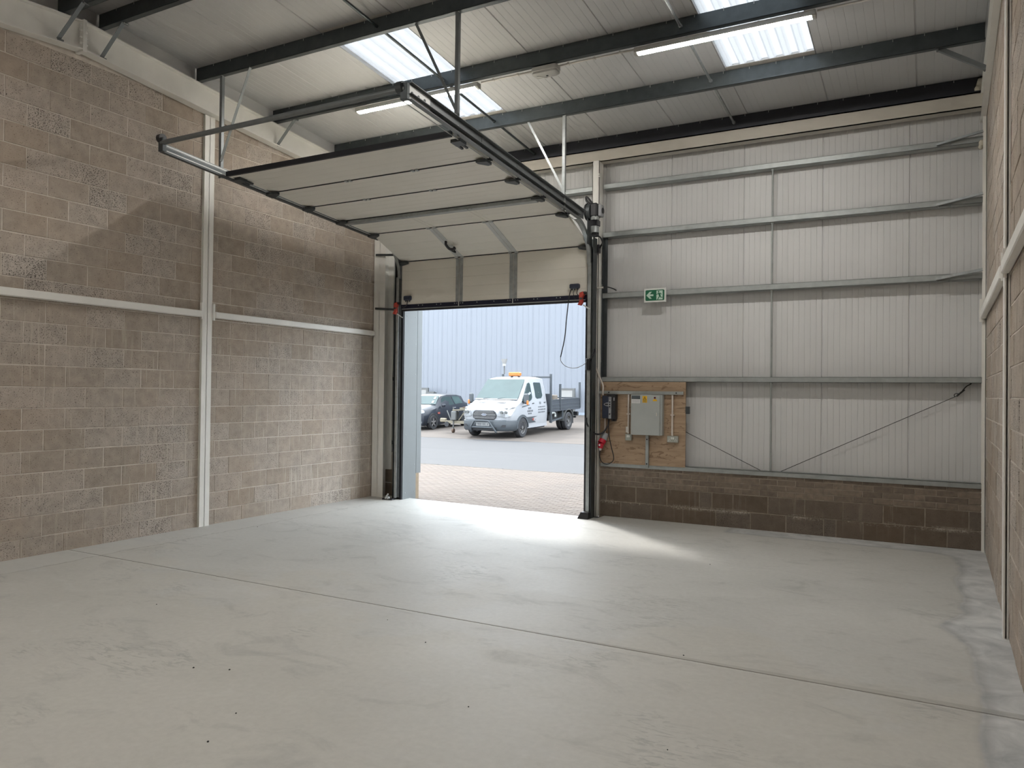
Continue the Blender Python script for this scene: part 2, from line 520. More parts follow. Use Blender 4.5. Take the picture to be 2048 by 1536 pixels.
    def build(s, name, mat, parent=None, smooth=False):
        if parent is not None:
            loc = WLOC[parent]
        else:
            lo = Vector([min(p[i] for p in s.v) for i in range(3)])
            hi = Vector([max(p[i] for p in s.v) for i in range(3)])
            loc = Vector(((lo.x+hi.x)/2, (lo.y+hi.y)/2, lo.z))
        me = s.mesh(name, loc)
        me.materials.append(M[mat])
        if smooth:
            for pl in me.polygons:
                pl.use_smooth = True
            if smooth != 'all':
                try:
                    me.set_sharp_from_angle(angle=R(smooth if smooth is not True else 35))
                except Exception:
                    pass
        o = bpy.data.objects.new(name, me)
        C.objects.link(o)
        if name in ('bolt', 'screw', 'slot'):
            o['kind'] = 'stuff'          # fixings too small to pick apart singly
        if parent is not None:
            o.parent = parent
        else:
            o.location = loc
        WLOC[o] = loc
        return o

def tag(o, label=None, cat=None, group=None, kind=None):
    if label: o['label'] = label
    if cat: o['category'] = cat
    if group: o['group'] = group
    if kind: o['kind'] = kind
    return o

def thing(name, label, cat, loc, group=None, local=False, kind=None):
    o = bpy.data.objects.new(name, None)
    o.empty_display_size = 0.1
    C.objects.link(o)
    o.location = loc
    WLOC[o] = Vector((0, 0, 0)) if local else Vector(loc)
    return tag(o, label, cat, group, kind)

def B1(a, b):
    return MB().box(a, b)

def sag(p0, p1, drop, n=10):
    p0, p1 = Vector(p0), Vector(p1)
    return [p0.lerp(p1, i/n) + Vector((0, 0, -4*drop*(i/n)*(1-i/n))) for i in range(n+1)]

def bez(pts, n=14):
    """smooth curve through control points (Catmull-Rom)"""
    P = [Vector(p) for p in pts]
    P = [P[0]*2-P[1]] + P + [P[-1]*2-P[-2]]
    out = []
    for k in range(1, len(P)-2):
        for i in range(n):
            t = i/n
            a, b, c, d = P[k-1], P[k], P[k+1], P[k+2]
            out.append(0.5*((2*b) + (c-a)*t + (2*a-5*b+4*c-d)*t*t + (3*b-a-3*c+d)*t**3))
    out.append(P[-2])
    return out

# ------------------------------------------------------------------ room numbers
XR = 8.785           # right wall face at the front; the wall runs in slightly toward the back
RPIV, RANG = Vector((8.785, 0.0, 0.0)), -0.0155
def swing(o):
    d = o.location - RPIV
    c_, s_ = math.cos(RANG), math.sin(RANG)
    o.location = RPIV + Vector((c_*d.x - s_*d.y, s_*d.x + c_*d.y, d.z))
    o.rotation_euler.z = RANG
    return o
YB = -10.75          # back wall face
YA = -5.35           # ridge
SL = 0.086           # roof slope
def zroof(y):        # underside of the roof lining
    return 5.505 + SL*(-y if y > YA else y - 2*YA)
PUR = [-5.12, -3.82, -2.53, -1.25, -0.02]
PREAR = [2*YA - y for y in PUR]
H0 = 0.1908          # top of the first block course

# ------------------------------------------------------------------ floor
fl = MB()
fl.plate([(-0.1, YB-0.1, -0.15), (8.9, YB-0.1, -0.15), (8.9, -5.307, -0.15), (-0.1, -5.352, -0.15)], (0, 0, 0.15))
fl.plate([(-0.1, -5.338, -0.15), (8.9, -5.293, -0.15), (8.9, 0.10, -0.15), (4.1, 0.10, -0.15), (4.1, -0.24, -0.15), (3.0, -0.20, -0.15), (1.8, -0.12, -0.15), (0.62, -0.05, -0.15), (0.62, 0.10, -0.15), (-0.1, 0.10, -0.15)], (0, 0, 0.15))
fl.plate([(0.5, -5.5, -0.15), (8.9, -5.5, -0.15), (8.9, -5.1, -0.15), (0.5, -5.1, -0.15)], (0, 0, 0.138))
floor = fl.build('floor', 'concrete')
tag(floor, 'pale concrete floor slab with a straight saw-cut joint', 'floor', kind='structure')

# ------------------------------------------------------------------ block walls
def block_meshes(L, H, mat, n=5, D=0.1, e=0.004):
    out = []
    for k in range(n):
        m = MB()
        j = lambda a=0.0025: random.uniform(-a, a)
        x, z = L/2, H/2
        fr = [(-x+e+j(), 0, -z+e+j()), (x-e+j(), 0, -z+e+j()), (x-e+j(), 0, z-e+j()), (-x+e+j(), 0, z-e+j())]
        md = [(-x+j(), e, -z+j(0.0015)), (x+j(), e, -z+j(0.0015)), (x+j(), e, z+j(0.0015)), (-x+j(), e, z+j(0.0015))]
        bk = [(-x, D, -z), (x, D, -z), (x, D, z), (-x, D, z)]
        f = [(0, 1, 2, 3)]
        for i in range(4):
            q = (i+1) % 4
            f += [(i, 4+i, 4+q, q), (4+i, 8+i, 8+q, 4+q)]
        m.add(fr+md+bk, f)
        me = m.mesh('block')
        me.materials.append(M[mat])
        out.append(me)
    return out
BLK = block_meshes(0.44, 0.215, 'block_face')
FBLK = block_meshes(0.44, 0.215, 'front_block')
BRK = block_meshes(0.215, 0.065, 'brick_face', e=0.003)

def lay(parent, name, cells, meshes, fullL, rot, limit=300):
    """cells: (x, y, z centre of the face, length); the largest in view become objects, the rest one stuff part"""
    seen = []
    rest = []
    for c in cells:
        q = project(c[:3])
        if q and -40 < q[0] < 2088 and -40 < q[1] < 1576:
            seen.append((c[3]/q[2], c))
        else:
            rest.append(c)
    seen.sort(key=lambda t: -t[0])
    rest += [c for _, c in seen[limit:]]
    for _, c in seen[:limit]:
        o = bpy.data.objects.new(name, random.choice(meshes))
        C.objects.link(o)
        o.parent = parent
        d = random.uniform(-0.003, 0.003)
        rz = rot
        nx, ny = math.sin(rz), -math.cos(rz)
        o.location = Vector((c[0]+nx*d, c[1]+ny*d, c[2])) - WLOC[parent]
        o.rotation_euler = (0, 0, rz)
        o.scale = (c[3]/fullL, 1, 1)
    if rest:
        m = MB()
        for c in rest:
            me = random.choice(meshes)
            mt = Matrix.Translation(c[:3]) @ Matrix.Rotation(rot, 4, 'Z') @ Matrix.Diagonal((c[3]/fullL, 1, 1, 1))
            m.add([mt @ v.co for v in me.vertices], [list(p.vertices) for p in me.polygons])
        o = m.build('blockwork' if name == 'block' else name+'work', meshes[0].materials[0].name, parent)
        o['kind'] = 'stuff'

def course(lo, hi, first, step, gap=0.01, short=0.06):
    """block intervals of one course between lo and hi with joints at first + k*step"""
    k = math.floor((lo-first)/step)
    out = []
    a = lo
    while a < hi - 0.02:
        b = first + (k+1)*step
        k += 1
        if b - a < short:
            continue
        if hi - b < short:
            b = hi
        b = min(b, hi)
        out.append((a+gap/2, b-gap/2))
        a = b
    return out

raft_bot = lambda y: 5.02 + 0.077*(-y if y > YA else y-2*YA)
wl = MB().box((-0.22, YB-0.2, -0.15), (-0.005, 0.15, 5.44))
wl.prism([(YB-0.2, 5.44), (0.15, 5.44), (0.15, 5.50), (YA, 5.97), (YB-0.2, 5.50)], 'x', -0.22, -0.02)
wall_left = wl.build('wall_left', 'mortar')
tag(wall_left, 'long left wall of brown-grey concrete blocks in pale mortar', 'wall', kind='structure')
cells = []
for row in range(1, 25):
    zc = H0 - 0.1125 + 0.225*(row-1)
    half = 0.225 if row % 2 == 0 else 0.0
    for lo, hi, first in ((-3.545, -0.20, -3.4213+half), (YB, -3.67, -5.8553+half-0.45*12)):
        for a, b in course(lo, hi, first, 0.45):
            if zc - 0.11 < raft_bot((a+b)/2) + 0.04:
                cells.append((0.0, (a+b)/2, zc, b-a))
lay(wall_left, 'block', cells, BLK, 0.44, R(90))

wr = MB().box((XR+0.005, YB-0.2, -0.15), (XR+0.22, 0.15, 5.44))
wr.prism([(YB-0.2, 5.44), (0.15, 5.44), (0.15, 5.50), (YA, 5.97), (YB-0.2, 5.50)], 'x', XR+0.02, XR+0.22)
wall_right = wr.build('wall_right', 'mortar')
tag(wall_right, 'right-hand block wall seen edge-on beside the camera', 'wall', kind='structure')
cells = []
for row in range(1, 25):
    zc = H0 - 0.1125 + 0.225*(row-1)
    half = 0.225 if row % 2 == 0 else 0.0
    for lo, hi, first in ((-3.50, -0.12, -3.43+half), (YB, -3.64, -3.80+half-0.45*16)):
        for a, b in course(lo, hi, first, 0.45):
            if zc - 0.11 < raft_bot((a+b)/2) + 0.04:
                cells.append((XR, (a+b)/2, zc, b-a))
lay(wall_right, 'block', cells, BLK, 0.44, R(-90))
swing(wall_right)

wb = MB().box((-0.2, YB-0.2, -0.15), (9.0, YB, 5.62))
wall_back = wb.build('wall_back', 'block_face')
tag(wall_back, 'block wall behind the camera closing the unit', 'wall', kind='structure')

# front wall: dwarf wall of blocks and bricks, liner panels above
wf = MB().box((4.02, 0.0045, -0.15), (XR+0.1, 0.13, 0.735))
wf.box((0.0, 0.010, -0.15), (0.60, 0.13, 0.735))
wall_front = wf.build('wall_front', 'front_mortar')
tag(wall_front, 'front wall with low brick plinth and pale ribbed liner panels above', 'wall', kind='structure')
cells = []
for z, first, brk in ((0.2213-0.1125, 7.0575, 7.2), (0.2213+0.1125, 6.8274, 5.65)):
    x0 = 4.03
    left = 4.8034 if z < 0.2 else 4.5784
    for a, b in course(x0, brk, left, 0.45) + course(brk, XR-0.02, first, 0.45):
        cells.append(((a+b)/2, 0.0, z, b-a))
    for a, b in course(0.0, 0.6, 0.3, 0.45):
        cells.append(((a+b)/2, 0.0, z, b-a))
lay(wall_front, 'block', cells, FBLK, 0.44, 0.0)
cells = []
for k in range(4):
    z = 0.2213 + 0.225 + 0.075*k + 0.0375
    for a, b in course(4.03, XR-0.02, 6.9421 + (0 if k % 2 == 0 else 0.1055), 0.225):
        cells.append(((a+b)/2, 0.0, z, b-a))
lay(wall_front, 'brick', cells, BRK, 0.215, 0.0)

def ribbed(xa, xb, pitch, depth=0.003, gw=0.008, edge=0.006):
    """profile across a liner panel: fine grooves, deeper at its edges; (x, depth into the wall)"""
    pts = [(xa, 0.012), (xa+0.004, 0.012), (xa+0.004+edge, 0.0)]
    n = max(1, round((xb-xa)/pitch))
    st = (xb-xa)/n
    for i in range(1, n):
        x = xa + i*st
        pts += [(x-gw/2, 0.0), (x-gw/4, depth), (x+gw/4, depth), (x+gw/2, 0.0)]
    pts += [(xb-0.004-edge, 0.0), (xb-0.004, 0.012), (xb, 0.012)]
    return pts

YL = 0.15            # liner face of the front wall
def liner_panel(xa, xb, z0, z1):
    p = ribbed(xa, xb, 0.0715)
    prof = [(x, YL+d) for x, d in p] + [(xb, YL+0.09), (xa, YL+0.09)]
    MB().prism(prof, 'z', z0, z1).build('liner_panel', 'liner', wall_front)
xs = [4.02, 5.015, 6.014, 7.004, 7.995, 8.86]
for a, b in zip(xs, xs[1:]):
    liner_panel(a, b, 0.70, 5.56)
for a, b in ((-0.1, 0.66),):
    liner_panel(a, b, 0.70, 5.56)
for a, b in ((0.66, 1.02), (1.02, 2.02), (2.02, 3.02), (3.02, 4.02)):
    liner_panel(a, b, 3.42, 5.56)

# ------------------------------------------------------------------ roof
rt = MB()
for s in (1, -1):
    rt.plate([(-0.1, YA+s*0.14, zroof(YA+0.14)-0.004), (8.86, YA+s*0.14, zroof(YA+0.14)-0.004), (8.86, YA, zroof(YA)-0.006), (-0.1, YA, zroof(YA)-0.006)], (0, 0, 0.003))
ceiling = rt.build('ceiling', 'roof_liner')
tag(ceiling, 'shallow pitched roof lined with pale ribbed panels', 'ceiling', kind='structure')
def roof_panel(xa, xb, y0, y1):
    p = ribbed(xa, xb, 0.0909, 0.0016, 0.009)
    a = [Vector((x, y0, zroof(y0)+d)) for x, d in p] + [Vector((xb, y0, zroof(y0)+0.09)), Vector((xa, y0, zroof(y0)+0.09))]
    b = [Vector((x, y1, zroof(y1)+d)) for x, d in p] + [Vector((xb, y1, zroof(y1)+0.09)), Vector((xa, y1, zroof(y1)+0.09))]
    MB().loft([a, b]).build('roof_panel', 'roof_liner', ceiling)
rx = [-0.1, 1.11] + [2.11+i*0.9925 for i in range(0, 7)] + [8.88]
SKY = ((2.11, 3.1025), (6.08, 7.0725))
SKYY = (-3.86, -1.22)
for a, b in zip(rx, rx[1:]):
    light = any(abs(a-s[0]) < 0.05 for s in SKY)
    if light:
        for y0, y1 in ((YA, SKYY[0]), (SKYY[1], 0.3), (2*YA-SKYY[0], YA), (YB-0.3, 2*YA-SKYY[1])):
            roof_panel(a, b, y0, y1)
    else:
        roof_panel(a, b, YA, 0.3)
        roof_panel(a, b, YB-0.3, YA)
def rooflight(n, xa, xb, y0, y1, label):
    """trapezoidal translucent sheet with closing flashings round the opening"""
    pr = []
    np_ = 6
    w = (xb-xa)/np_
    for i in range(np_):
        x = xa + i*w
        pr += [(x, 0.0), (x+w*0.30, 0.0), (x+w*0.46, 0.035), (x+w*0.84, 0.035)]
    pr.append((xb, 0.0))
    m = MB()
    v = [Vector((x, y, zroof(y)+0.045+d)) for y in (y0, y1) for x, d in pr]
    k = len(pr)
    m.add(v, [(i, i+1, k+i+1, k+i) for i in range(k-1)])
    o = m.build('window_%d' % n, 'rooflight_sheet')
    tag(o, label, 'rooflight', kind='structure')
    f = MB()
    for x in (xa, xb-0.004):
        f.plate([(x, y0, zroof(y0)+0.002), (x, y1, zroof(y1)+0.002), (x, y1, zroof(y1)+0.085), (x, y0, zroof(y0)+0.085)], (0.004, 0, 0))
    f.build('flashing', 'roof_liner', o)
    g = MB()
    for y in (y0, y1-0.10):
        g.plate([(xa, y, zroof(y)+0.004), (xb, y, zroof(y)+0.004), (xb, y+0.10, zroof(y+0.10)+0.004), (xa, y+0.10, zroof(y+0.10)+0.004)], (0, 0, 0.003))
    g.build('closer', 'white_plastic', o)
rooflight(1, *SKY[0], *SKYY, 'translucent corrugated rooflight above the open door')
rooflight(2, *SKY[1], *SKYY, 'translucent corrugated rooflight nearest the right-hand wall')
rooflight(3, *SKY[0], 2*YA-SKYY[1], 2*YA-SKYY[0], 'translucent rooflight in the rear roof slope on the left side')
rooflight(4, *SKY[1], 2*YA-SKYY[1], 2*YA-SKYY[0], 'translucent rooflight in the rear roof slope on the right side')
# ------------------------------------------------------------------ trims
tr = MB().prism([(YB, 5.25), (YA, 5.66), (0.12, 5.25), (0.12, zroof(0.12)+0.01), (YA, zroof(YA)+0.01), (YB, zroof(YB)+0.01)], 'x', -0.011, 0.012)
tag(tr.build('trim_1', 'roof_liner'), 'grey closing board between left rafter and roof', 'trim', kind='structure')
tr = MB().prism([(YB, 5.25), (YA, 5.66), (0.12, 5.25), (0.12, zroof(0.12)+0.01), (YA, zroof(YA)+0.01), (YB, zroof(YB)+0.01)], 'x', XR-0.012, XR+0.011)
tag(swing(tr.build('trim_2', 'roof_liner')), 'grey closing board between right rafter and roof', 'trim', kind='structure')

# ------------------------------------------------------------------ portal steel
rb = lambda y: 5.005 + 0.0795*(-y if y > YA else y-2*YA)
rtop = lambda y: 5.29 + SL*(-y if y > YA else y-2*YA)
def rafter(xc, y0, y1, label, side):
    m = MB()
    rings = []
    fw_, t, w = (0.065 if side > 0 else 0.03), 0.012, 0.006
    for y in (y0, y1):
        b, tp = rb(y), rtop(y)
        rings.append([(xc-fw_, y, b), (xc+fw_, y, b), (xc+fw_, y, b+t), (xc+w, y, b+t), (xc+w, y, tp-t), (xc+fw_, y, tp-t),
                      (xc+fw_, y, tp), (xc-fw_, y, tp), (xc-fw_, y, tp-t), (xc-w, y, tp-t), (xc-w, y, b+t), (xc-fw_, y, b+t)])
    m.loft(rings)
    o = m.build('rafter', 'white_paint')
    tag(o, label, 'rafter')
    e = MB()
    ya = y0 if abs(y0-YA) < 0.01 else y1
    d = 0.02 if y0 >= YA else -0.02
    e.box((xc-fw_-0.005, min(ya, ya+d), rb(ya)-0.02), (xc+fw_+0.005, max(ya, ya+d), rtop(ya)+0.01))
    ep = e.build('end_plate', 'white_paint', o)
    bl = MB()
    for z in (5.50, 5.57, 5.64, 5.70):
        bl.cyl((xc+side*fw_*0.65, ya+d, z), (xc+side*fw_*0.65, ya+2.2*d, z), 0.014, 6)
    bl.build('bolt', 'white_paint', ep)
    return o
rafter(0.075, YA, 0.10, 'white painted rafter rising along the top of the left wall', 1)
rafter(0.075, YB, YA, 'white rafter beyond the ridge splice at top left', 1)
swing(rafter(XR-0.034, YA, 0.10, 'white rafter edge along top of the right wall', -1))
swing(rafter(XR-0.034, YB, YA, 'white rafter above and behind the camera on the right wall', -1))

def ibeam_col(name, label, xc, yc, z1, bx, by, web_axis, mat='white_paint'):
    """vertical I-section; flanges face +-x when web_axis == 'x'"""
    m = MB()
    t, w = 0.011, 0.007
    if web_axis == 'x':
        m.box((xc+bx/2-t, yc-by/2, -0.02), (xc+bx/2, yc+by/2, z1)).box((xc-bx/2, yc-by/2, -0.02), (xc-bx/2+t, yc+by/2, z1)).box((xc-bx/2, yc-w/2, -0.02), (xc+bx/2, yc+w/2, z1))
    else:
        m.box((xc-bx/2, yc-by/2, -0.02), (xc+bx/2, yc-by/2+t, z1)).box((xc-bx/2, yc+by/2-t, -0.02), (xc+bx/2, yc+by/2, z1)).box((xc-w/2, yc-by/2, -0.02), (xc+w/2, yc+by/2, z1))
    o = m.build(name, mat)
    return tag(o, label, 'column')

# intermediate posts on the side walls
post = ibeam_col('steel_post', 'white painted steel post halfway along the left block wall', 0.0205, -3.607, rb(-3.6)-0.004, 0.039, 0.152, 'x')
for y0, y1 in ((-3.712, -3.690), (-3.524, -3.500)):
    MB().box((0.028, y0, 2.655), (0.062, y1, 2.87)).build('cleat', 'white_paint', post)
post = ibeam_col('steel_post', 'slim white steel post on the right wall close to the camera', XR-0.0185, -3.607, rb(-3.6)-0.004, 0.035, 0.152, 'x')
for y0, y1 in ((-3.712, -3.690), (-3.524, -3.500)):
    MB().box((XR-0.05, y0, 2.655), (XR-0.022, y1, 2.87)).build('cleat', 'white_paint', post)
swing(post)
# corner columns
ibeam_col('corner_column', 'white steel corner column left of the open door', 0.135, -0.10, rb(0)+0.05, 0.235, 0.24, 'y')
ibeam_col('corner_column', 'white steel corner column where liner panels meet the right wall', XR-0.005, -0.035, rb(0)+0.05, 0.07, 0.10, 'y')

def wall_rail(label, xa, xb, y0, y1, z0, z1):
    o = MB().bbox((xa, y0, z0), (xb, y1, z1), 0.008).build('wall_rail', 'white_paint')
    return tag(o, label, 'rail')
wall_rail('white box rail on left wall between steel post and corner column', 0.002, 0.075, -3.50, -0.24, 2.688, 2.768)
wall_rail('white box rail on left wall from frame edge to the steel post', 0.002, 0.075, YB+0.02, -3.712, 2.682, 2.766)
rr = wall_rail('white box rail on right wall between corner column and slim post', XR-0.062, XR-0.004, -3.50, -0.10, 2.672, 2.775)
MB().box((XR-0.068, -0.115, 2.64), (XR-0.02, -0.10, 2.90)).build('cleat', 'white_paint', rr)
swing(rr)
swing(wall_rail('white box rail on right wall running from slim post toward the camera', XR-0.062, XR-0.004, YB+0.02, -3.712, 2.682, 2.775))

# eaves beam and the dark eaves purlin
eb = MB().box((0.26, -0.075, 5.125), (XR-0.03, -0.060, 5.30)).box((0.26, -0.075, 5.125), (XR-0.03, 0.075, 5.137)).box((0.26, -0.075, 5.29), (XR-0.03, 0.075, 5.30))
tag(eb.build('eaves_beam', 'eaves_paint'), 'long cream painted beam along the top of the front wall', 'beam')

def purlin(y, label, mat='purlin_steel'):
    z0 = zroof(y) - 0.205
    z1 = zroof(y) - 0.006
    s = 1 if y > YA else -1
    m = MB().box((0.03, y-0.0025, z0), (XR-0.09, y+0.0025, z1))
    def bx(ya, yb, za, zb):
        m.box((0.03, min(ya, yb), za), (XR-0.09 if y < -0.5 else XR-0.02, max(ya, yb), zb))
    bx(y, y-s*0.062, z0, z0+0.004)
    bx(y-s*0.062, y-s*0.058, z0, z0+0.018)
    bx(y, y+s*0.062, z1-0.004, z1)
    bx(y+s*0.062, y+s*0.058, z1-0.018, z1)
    o = m.build('purlin', mat)
    tag(o, label, 'purlin')
    # fixings poking through the flange below the sheets
    f = MB()
    for i in range(28):
        x = 0.35 + i*0.3
        f.cyl((x, y-s*0.012, z1-0.03), (x, y-s*0.012, z1+0.005), 0.003, 5)
    f.build('screw', 'bright_zinc', o)
    return o
PL_LAB = ['grey roof purlin nearest the ridge, crossing the top left corner', 'grey roof purlin carrying the inner door track hangers', 'grey roof purlin carrying the two lit battens',
          'grey roof purlin next below the lit battens, just above the door track', 'near-black eaves purlin tucked above the cream beam']
for y, lb in zip(PUR, PL_LAB):
    purlin(y, lb, 'purlin_steel' if y < -0.1 else 'eaves_dark')
RL = ['grey purlin just beyond the ridge at the top left edge', 'grey purlin behind the view, second beyond the ridge', 'grey purlin behind the view, third beyond the ridge', 'grey purlin behind the view, fourth beyond the ridge']
for y, lb in zip(PREAR[:4], RL):
    purlin(y, lb)

def stay(p0, p1, label):
    m = MB().angle(p0, p1, 0.045, 0.045, 0.005)
    for p in (p0, p1):
        m.cyl(Vector(p)+Vector((0.0, -0.03, 0.0)), Vector(p)+Vector((0.0, 0.03, 0.0)), 0.012, 6)
    tag(m.build('purlin_stay', 'track_steel'), label, 'brace')
stay((0.12, -5.60, 5.44), (0.52, -5.58, 5.745), 'short diagonal angle brace at top left, left of the ridge splice')
stay((0.12, -5.12, 5.43), (0.50, -5.12, 5.735), 'short diagonal angle brace right of the ridge splice')
stay((0.12, -2.50, 5.215), (0.48, -2.53, 5.52), 'short diagonal angle brace under the batten purlin at the left rafter')
stay((XR-0.09, -1.25, 5.12), (8.27, -1.25, 5.405), 'short diagonal angle brace under purlin at the right rafter')
stay((XR-0.09, -3.82, 5.33), (8.27, -3.82, 5.625), 'short diagonal angle brace on the right rafter near the ridge')

def tierod(x, ya, yb, label):
    m = MB()
    za, zb = zroof(ya)-0.10, zroof(yb)-0.10
    m.cyl((x, ya+0.003, za), (x, yb-0.02, zb), 0.016, 8)
    m.cyl((x, yb-0.035, zb+0.001), (x, yb-0.004, zb), 0.022, 8)
    tag(m.build('sag_rod', 'purlin_steel' if x < 4 else 'galvanised'), label, 'rod')
for i, lb in enumerate(['sag rod from the ridge purlin at top centre left', 'sag rod crossing the rooflight above the open door', 'sag rod crossing the lower end of the rooflight above the door', 'dark sag rod reaching the eaves purlin beside the door track']):
    tierod(2.915, PUR[i], PUR[i+1], lb)
for i, lb in enumerate(['sag rod above the frame edge right of centre', 'sag rod left of the right rooflight at the top edge', 'sag rod crossing below the right-hand lit batten', 'sag rod reaching the eaves purlin right of centre']):
    tierod(5.905, PUR[i], PUR[i+1], lb)

# ------------------------------------------------------------------ lights on the purlin
def batten(x0, x1, y, label):
    s = 1 if y > YA else -1
    zt = zroof(y) - 0.212
    yy = y + s*0.03
    t = thing('batten_light', label, 'light', ((x0+x1)/2, yy, zt-0.09), 'LED battens under the purlin')
    MB().bbox((x0, yy-0.048, zt-0.062), (x1, yy+0.048, zt-0.008), 0.006).build('housing', 'lamp_grey', t)
    pr = [(yy-0.042, zt-0.060), (yy-0.040, zt-0.064), (yy-0.024, zt-0.074), (yy+0.024, zt-0.074), (yy+0.040, zt-0.064), (yy+0.042, zt-0.060)]
    MB().prism(pr, 'x', x0+0.03, x1-0.03).build('diffuser', 'led', t)
    for x in (x0+0.018, x1-0.018):
        MB().prism([(a+(a-yy)*0.08, b-0.002) for a, b in pr], 'x', x-0.018, x+0.018).build('end_cap', 'lamp_grey', t)
    for i in range(5):
        x = x0 + (x1-x0)*(0.09+0.205*i)
        MB().box((x-0.008, yy-0.008, zt-0.01), (x+0.008, yy+0.008, zt+0.012)).build('clip', 'bright_zinc', t)
batten(1.53, 3.42, PUR[2], 'lit LED batten behind the door track, in front of the rooflight')
batten(5.39, 7.23, PUR[2], 'lit LED batten at the upper right, crossing the right rooflight')
batten(1.53, 3.42, PREAR[2], 'lit LED batten behind the camera on the left')
batten(5.39, 7.23, PREAR[2], 'lit LED batten behind the camera on the right')
def conduit(pts, r, name, label, mat='white_plastic', cat='conduit'):
    return tag(MB().tube(pts, r, 8).build(name, mat, smooth='all'), label, cat)
zc = zroof(PUR[2]) - 0.222
co = conduit([(3.45, PUR[2]+0.03, zc), (4.20, PUR[2]+0.03, zc)], 0.011, 'conduit', 'white conduit under purlin from left batten to the emergency light')
for x in (3.62, 3.95):
    MB().bbox((x-0.012, PUR[2]+0.012, zc-0.014), (x+0.012, PUR[2]+0.048, zc+0.014)).build('saddle', 'white_plastic', co)
co = conduit([(4.46, PUR[2]+0.03, zc), (5.38, PUR[2]+0.03, zc)], 0.011, 'conduit', 'white conduit under purlin from emergency light to right batten')
for x in (4.6, 4.92, 5.22):
    MB().bbox((x-0.012, PUR[2]+0.012, zc-0.014), (x+0.012, PUR[2]+0.048, zc+0.014)).build('saddle', 'white_plastic', co)
co = conduit([(7.24, PUR[2]+0.03, zc), (8.66, PUR[2]+0.03, zc)], 0.011, 'conduit', 'white conduit under purlin from right batten toward the right wall')
t = thing('emergency_light', 'grey oval emergency bulkhead light hanging under the purlin', 'light', (4.33, PUR[2], 5.40))
def rrect(x0, x1, y0, y1, r, n=4):
    out = []
    for cx, cyy, a0 in ((x1-r, y1-r, 0), (x0+r, y1-r, 90), (x0+r, y0+r, 180), (x1-r, y0+r, 270)):
        for i in range(n+1):
            a = R(a0+90*i/n)
            out.append((cx+r*math.cos(a), cyy+r*math.sin(a)))
    return out
zt = zroof(PUR[2])-0.215
b0, b1, b2 = rrect(4.16, 4.48, PUR[2]-0.05, PUR[2]+0.10, 0.035), rrect(4.165, 4.475, PUR[2]-0.045, PUR[2]+0.095, 0.035), rrect(4.19, 4.45, PUR[2]-0.02, PUR[2]+0.07, 0.03)
MB().loft([[(x, y, zt) for x, y in b0], [(x, y, zt-0.045) for x, y in b0], [(x, y, zt-0.05) for x, y in b1]]).build('base', 'lamp_grey', t, smooth=40)
MB().loft([[(x, y, zt-0.05) for x, y in b1], [(x, y, zt-0.075) for x, y in b1], [(x, y, zt-0.095) for x, y in b2]]).build('diffuser', 'lamp_grey', t, smooth=40)
MB().bar((4.22, PUR[2]-0.01, zt-0.098), (4.31, PUR[2]+0.075, zt-0.098), 0.016, 0.006).build('running_lead', 'sign_white', t)
MB().cyl((4.34, PUR[2]+0.02, zt-0.094), (4.34, PUR[2]+0.02, zt-0.10), 0.014, 10).build('indicator', 'black_plastic', t)

# ------------------------------------------------------------------ front wall rails
def c_rail(z0, z1, label, x0=4.04, x1=XR-0.03, mat='rail_galv', d=0.145, y0=0.0):
    m = MB()
    m.box((x0, y0, z0), (x1, y0+0.004, z1)).box((x0, y0, z0 if y0 == 0 else z1-0.004), (x1, d, z0+0.004 if y0 == 0 else z1)).box((x0, d-0.004, z0 if y0 == 0 else z1-0.03), (x1, d, z1)).box((x0, y0, z1-0.004), (x1, 0.018, z1))
    return tag(m.build('sheeting_rail', mat), label, 'rail')
def rail_at(zc, h, label, **k):
    return c_rail(zc-h/2, zc+h/2, label, **k)
rail_at(4.775, 0.07, 'topmost galvanised rail across the liner panels, just under the cream beam')
rail_at(4.765, 0.07, 'topmost galvanised rail left of the jamb post, behind the door track', x0=0.30, x1=3.88)
rail_at(4.07, 0.072, 'second galvanised rail from the top on the liner panels')
rail_at(3.185, 0.075, 'galvanised rail level with the green exit sign')
rail_at(1.972, 0.068, 'galvanised rail on liner panels just above the plywood board')
c_rail(0.715, 0.775, 'galvanised rail bedded on top of the brick plinth', y0=-0.014)
rail_at(3.185, 0.06, 'short dark rail behind the left door track at door-head level', x0=0.26, x1=0.62, mat='dark_galv')
rail_at(1.972, 0.06, 'short dark rail behind the left door track at waist level', x0=0.26, x1=0.62, mat='dark_galv')
rail_at(0.90, 0.06, 'short dark rail low behind the left door track', x0=0.26, x1=0.62, mat='dark_galv')
for zc_, lb in ((4.80, 'diagonal rail stay at the right end of topmost rail'), (4.08, 'diagonal rail stay at the right end of second rail'), (3.20, 'diagonal rail stay at the right end of the exit sign rail')):
    m = MB().angle((8.28, -0.005, zc_-0.045), (XR-0.03, -0.06, zc_+0.03), 0.035, 0.035, 0.004)
    for x in (8.30, 8.42):
        m.box((x-0.006, 0.0, zc_-0.065), (x+0.006, 0.014, zc_-0.03))
    tag(m.build('rail_stay', 'galvanised'), lb, 'brace')
for z0, z1, lb in ((4.105, 4.74, 'upper vertical tie rod between the two topmost rails'), (3.22, 4.035, 'vertical tie rod above the exit sign rail'), (2.006, 3.148, 'vertical tie rod below the exit sign rail'), (0.775, 1.94, 'lowest vertical tie rod standing on the plinth rail')):
    tag(MB().cyl((6.40, 0.035, z0), (6.40, 0.035, z1), 0.0125, 8).cyl((6.40, 0.035, z1-0.025), (6.40, 0.035, z1-0.002), 0.02, 8).build('tie_rod', 'rail_galv', smooth=40), lb, 'rod')
w = MB().cyl((5.25, 0.10, 1.25), (6.28, 0.10, 0.765), 0.0045, 6)
